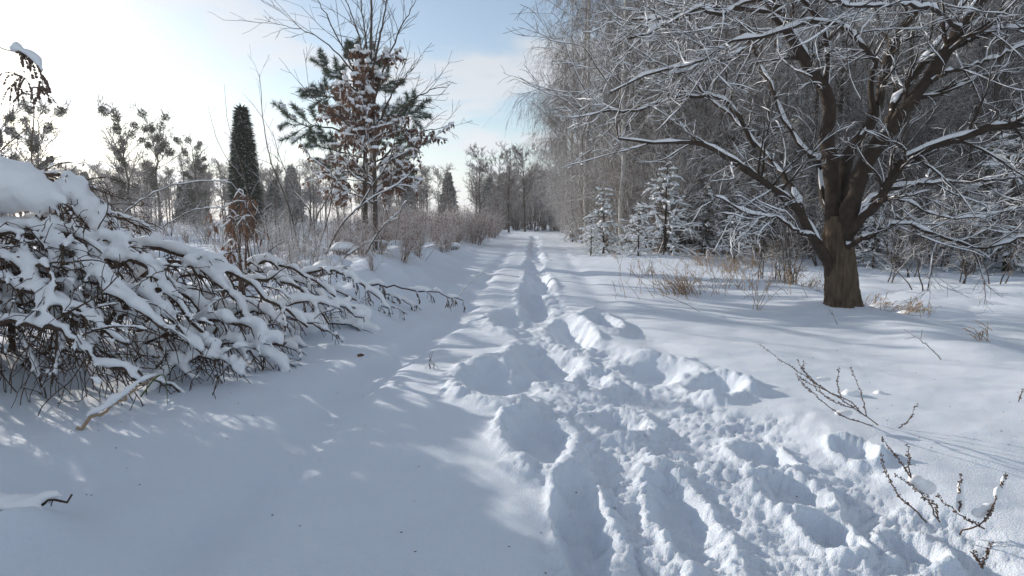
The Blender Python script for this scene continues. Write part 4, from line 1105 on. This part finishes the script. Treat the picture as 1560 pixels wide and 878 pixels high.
CL = [(1040, 448, 46, .45, -.35, 'bushy straw clump leaning left, nearest the track'), (985, 420, 14, .4, -.1, 'thin straw wisps at the left end of the dry grass'), (1010, 385, 18, .3, 0, 'round snowy straw tuft at the back left of the dry grass'),
      (1075, 405, 26, .5, -.3, 'straw clump behind the bushy leaning one'), (1110, 415, 26, .5, .2, 'straw clump midway to the old tree'), (1125, 440, 10, .45, .3, 'few crossing straws in front of the midway clump'), (1062, 378, 20, .5, .0, 'straw clump in front of the low pine bush'),
      (1155, 472, 6, .85, -.02, 'pair of tall bare stalks standing alone in the drift'), (1150, 410, 30, 1.0, -.05, 'tall straw clump with upright stalks left of the old tree'), (1200, 432, 26, .4, .1, 'low straw clump just left of the trunk'), (1235, 440, 18, .35, .2, 'short straws at the left foot of the trunk'),
      (1385, 478, 26, .22, .3, 'flattened straw tuft right of the trunk'), (1340, 470, 16, .2, .4, 'wispy straws at the right foot of the trunk'), (1500, 520, 8, .2, -.4, 'few fallen straws at the right edge of the hollow'), (1180, 395, 24, .8, .0, 'tall straw clump behind, between the pine bushes and the trunk'), (940, 395, 8, .35, -.3, 'few straws left of the dry grass, below the slim pine')]
for i, (px, py, n, h, ln, lab) in enumerate(CL):
    straw_clump(lab, px, py, 300 + i, n if n < 9 else int(n * 1.6), h * 1.15, ln, .03 if n < 9 else .17)
g = np.random.default_rng(88); n = 230
pp = np.array([ong(px, py) for px, py in zip(np.clip(g.normal(1085, 75, n), 930, 1250), 372 + 85 * g.random(n))])
P = np.zeros((n, 6, 3)); P[:, 0] = pp - np.array((0, 0, .03))
D = nrm(np.stack([g.normal(size=n) * .4 - .1, g.normal(size=n) * .3, np.ones(n)], -1)); st = g.uniform(.15, .75, n) / 5
for j in range(1, 6):
    D = nrm(D + g.normal(size=(n, 3)) * .16 + np.array((0, 0, -.08))); P[:, j] = P[:, j - 1] + D * st[:, None]
o = MB().add(*tube(P, np.linspace(.005, .0025, 6)[None] * np.ones((n, 1)), 3)).build('dry_straws', 'dry_grass')
o['kind'] = 'stuff'; o['label'] = 'single dry straws scattered in the snow left of the old tree'; o['category'] = 'straw'
sap = [(1160, 395, 13), (1195, 405, 12.5), (1215, 410, 12), (1410, 440, 14), (1460, 420, 15.5), (1520, 430, 15), (1345, 420, 16), (1390, 415, 17)]
for i, (px, py, Yd) in enumerate(sap):
    lab = ['thin bare sapling among the tall straws left of the old tree', 'thin bare sapling second left of the trunk', 'bushy little sapling right beside the trunk at its left', 'sapling in the clearing right of the trunk', 'taller thin sapling in the middle of the clearing', 'leaning sapling at the right edge of the clearing', 'sapling at the back of the clearing by the trunk', 'farther sapling at the back of the clearing'][i]
    x = A(px, 400, Yd)[0]
    put('thin_sapling', lab, 'sapling', thicket_shrub(400 + i, 1.9, 3 if i != 2 else 7, 'forest_twig', .25), (x, Yd, gz(x, Yd)), i, 'thin saplings around the old tree', .9 if i < 3 else 1.15)

def seed_weed(label, stems, seed, base, snow=(), r=.0035, dens=60):
    g = np.random.default_rng(seed); b = ong(*base); Y = b[1]
    root = thing('dry_weed', label, 'weed', b, 0, 'seedy dry weeds in the foreground snow')
    B, F = MB(), MB(); 
    for s in stems:
        P = spline([A(px, py, Y + d) - b for px, py, d in s], 18, .003, g)[None]
        Rr = np.linspace(r, .0012, 18)[None]
        B.add(*tube(P, Rr, 5))
        L = np.linalg.norm(np.diff(P, axis=1), axis=-1).sum(); n = int(L * dens * 1.7) + 4
        C, D = sample(P, n, g, .15, 1.); q = nrm(np.cross(D, g.normal(size=D.shape)))
        rr = g.uniform(.002, .0042, n); F.add(*blobs(C + q * .006, rr, g, 1, .3))
    B.build('stems', 'dry_weed', root); F.build('seed_heads', 'dry_weed', root)
    if snow:
        S = MB().add(*blobs([A(px, py, Y + d) - b for px, py, d, *_ in snow], [r for *_, r in snow], g, 2, .08)); fuse(S, 'snow', root, .008, 5)
seed_weed('long weed spray leaning left out of the snow in the right foreground', [[(1338, 648, 0), (1299, 620, .02), (1250, 589, .05), (1206, 559, .08), (1157, 524, .1)], [(1318, 634, 0), (1290, 610, -.05), (1235, 585, -.08), (1212, 570, -.1)], [(1330, 649, 0), (1281, 632, -.1), (1240, 600, -.15), (1214, 575, -.18)],
   [(1262, 597, .04), (1232, 575, .04), (1214, 548, .04)], [(1280, 606, .04), (1276, 580, .06), (1278, 558, .06)], [(1320, 634, .02), (1312, 600, .06), (1296, 560, .08)], [(1240, 580, .06), (1225, 566, .1), (1224, 548, .1)], [(1300, 622, 0), (1270, 612, -.06), (1242, 592, -.08)]], 501, (1338, 648),
   snow=[(1297, 601, .72, (.07, .06, .045)), (1340, 603, .75, (.055, .05, .04)), (1255, 578, .05, (.05, .03, .015)), (1285, 630, -.02, (.06, .03, .02))])
seed_weed('short single weed spike right of the long spray', [[(1368, 652, 0), (1385, 640, 0), (1397, 614, 0)]], 502, (1368, 652), dens=90)
seed_weed('upright two-stemmed weed with a snow clot, below the long spray', [[(1412, 796, 0), (1372, 757, 0), (1353, 725, 0), (1341, 690, 0)], [(1432, 796, 0), (1412, 760, 0), (1390, 740, .02), (1362, 722, .04)], [(1388, 728, .03), (1368, 698, .05), (1342, 668, .06)], [(1388, 727, .03), (1384, 700, .05), (1383, 676, .05)], [(1430, 790, 0), (1425, 770, 0), (1410, 755, .03)]], 503, (1425, 798), snow=[(1408, 742, .05, (.05, .04, .03)), (1395, 732, .05, (.035, .03, .025))], dens=80)
seed_weed('snow-plastered weed with two white spikes at the right edge of the foreground', [[(1500, 806, 0), (1462, 784, 0), (1424, 752, .03)], [(1462, 815, 0), (1503, 788, 0), (1523, 747, .04), (1533, 720, .05)], [(1462, 780, .03), (1462, 750, .05), (1461, 722, .06)], [(1500, 795, 0), (1512, 770, .0)]], 504, (1490, 812),
   snow=[(1463, 765, .05, (.018, .018, .05)), (1463, 745, .06, (.013, .013, .04)), (1505, 775, .03, (.028, .02, .03)), (1520, 752, .04, (.02, .016, .035)), (1528, 735, .05, (.012, .012, .03)), (1490, 782, .03, (.03, .02, .02))], dens=80)
seed_weed('tiny forked weed in the bottom right corner', [[(1497, 866, 0), (1490, 852, 0), (1482, 840, 0)], [(1497, 866, 0), (1503, 843, 0), (1513, 823, 0)]], 505, (1497, 866), dens=120)
seed_weed('stub of a weed cut by the right picture edge', [[(1552, 612, 0), (1556, 600, 0), (1562, 590, 0)]], 506, (1552, 612), dens=80)
def stick(label, pts, r, seed):
    g = np.random.default_rng(seed); P = spline(pts, 16, .004, g)[None]; b = P[0, 0].copy(); P = P - b
    root = thing('fallen_twig', label, 'twig', b, 0, 'twigs sticking out of the snow')
    Rr = np.linspace(r, r * .4, 16)[None]; P2, R2 = grow(P, Rr, 3, .4, .9, .1, R(35), 4, g, wig=.1, rf=.7, rtip=.0015, rel=False)
    MB().add(*tube(P, Rr, 5)).add(*tube(P2, R2, 3)).build('stem', 'dry_weed', root)
    MB().add(*snow_tube(P, Rr, .012, 5, g, 1, .3)).build('snow', 'snow', root)
def gpt(px, py, up=0.):
    p = ong(px, py); p[2] += up; return p
def lean(p0, p1, d=0.):
    b = ong(*p0); return [b - np.array((0, 0, .02)), *(A(p0[0] + (p1[0] - p0[0]) * t, p0[1] + (p1[1] - p0[1]) * t - 3 * math.sin(3.14 * t), b[1] + d * t) for t in (.35, .7, 1.))]
stick('dark straight twig stuck at a slant in the snow in front of the straw clump', lean((1072, 476), (986, 444), .3), .006, 601)
stick('short twig leaning left on the smooth snow at the right', lean((1437, 549), (1382, 505), .2), .006, 602)
stick('tiny upright twig beside the far straws', lean((938, 446), (932, 428)), .005, 603)
stick('pale twig bending up from the snow at the left rut', lean((694, 455), (740, 412), .4), .007, 604)
stick('small stub of a twig standing in the shaded snow left of the trail', lean((655, 562), (653, 543)), .006, 605)
stick('second tiny stub right beside the small stub left of the trail', lean((661, 562), (660, 552)), .004, 606)
stick('thin twig by the drift in front of the old tree', lean((1276, 495), (1262, 470)), .004, 607)
g = np.random.default_rng(5); lf = MB(); p = ong(549, 544)
add_blades(lf, np.array([[-.03, 0, .01], [.0, .01, .012]]), np.array([[1., .1, .25], [.8, -.5, .2]]), np.array([.07, .05]), np.array([.035, .025]), g, bend=.2)
o = lf.build('fallen_leaf', 'dry_leaf', None, False); o.location = p; o['label'] = 'lone rusty leaf lying on the shaded snow left of the trail'; o['category'] = 'leaf'

# ------------------------------------------------------------------ bits of bark and seed on the snow
g = np.random.default_rng(77); n = 260
x = g.uniform(-3, 5, n); y = 1.6 + 9 * g.random(n) ** 1.3
ok = (x > bank_x(y)) ; x, y = x[ok], y[ok]; n = len(x)
sp = MB().add(*blobs(np.stack([x, y, ground_h(x, y) + .001], -1), np.stack([g.uniform(.002, .008, n), g.uniform(.002, .006, n), np.full(n, .002)], -1), g, 1, .3))
o = sp.build('bark_crumbs', 'dry_weed'); o['kind'] = 'stuff'; o['label'] = 'specks of bark and seed scattered on the snow'; o['category'] = 'debris'

# ------------------------------------------------------------------ thin winter haze
m = bpy.data.materials.new('haze'); m.use_nodes = True; m.node_tree.nodes.clear()
pv = m.node_tree.nodes.new('ShaderNodeVolumePrincipled'); mo = m.node_tree.nodes.new('ShaderNodeOutputMaterial')
pv.inputs['Color'].default_value = (.93, .95, 1, 1); pv.inputs['Density'].default_value = HAZE; pv.inputs['Anisotropy'].default_value = .35
m.node_tree.links.new(pv.outputs[0], mo.inputs['Volume']); MATS['haze'] = m
v = np.array([(sx, sy, sz) for sx in (-5600, 5600) for sy in (-70, 640) for sz in (-2.2, 22.5)])
f = [(0, 1, 3, 2), (4, 6, 7, 5), (0, 4, 5, 1), (2, 3, 7, 6), (0, 2, 6, 4), (1, 5, 7, 3)]
if HAZE > 0:
    o = MB().add(v, f).build('haze', 'haze', None, False); o['kind'] = 'stuff'

# ------------------------------------------------------------------ small sets of look-alikes: say which one, counted from the left
ORD = ['leftmost', 'second-from-left', 'third-from-left', 'fourth-from-left', 'fifth-from-left', 'sixth-from-left', 'seventh-from-left', 'eighth-from-left']
sets = {}
for o in COL.objects:
    if o.parent is None and o.type == 'EMPTY' and 'label' in o:
        sets.setdefault(o['label'], []).append(o)
for lab, mem in sets.items():
    if 2 <= len(mem) <= 8:
        for i, o in enumerate(sorted(mem, key=lambda q: q.location.x / q.location.y)):
            o['label'] = ORD[i] + ' ' + lab
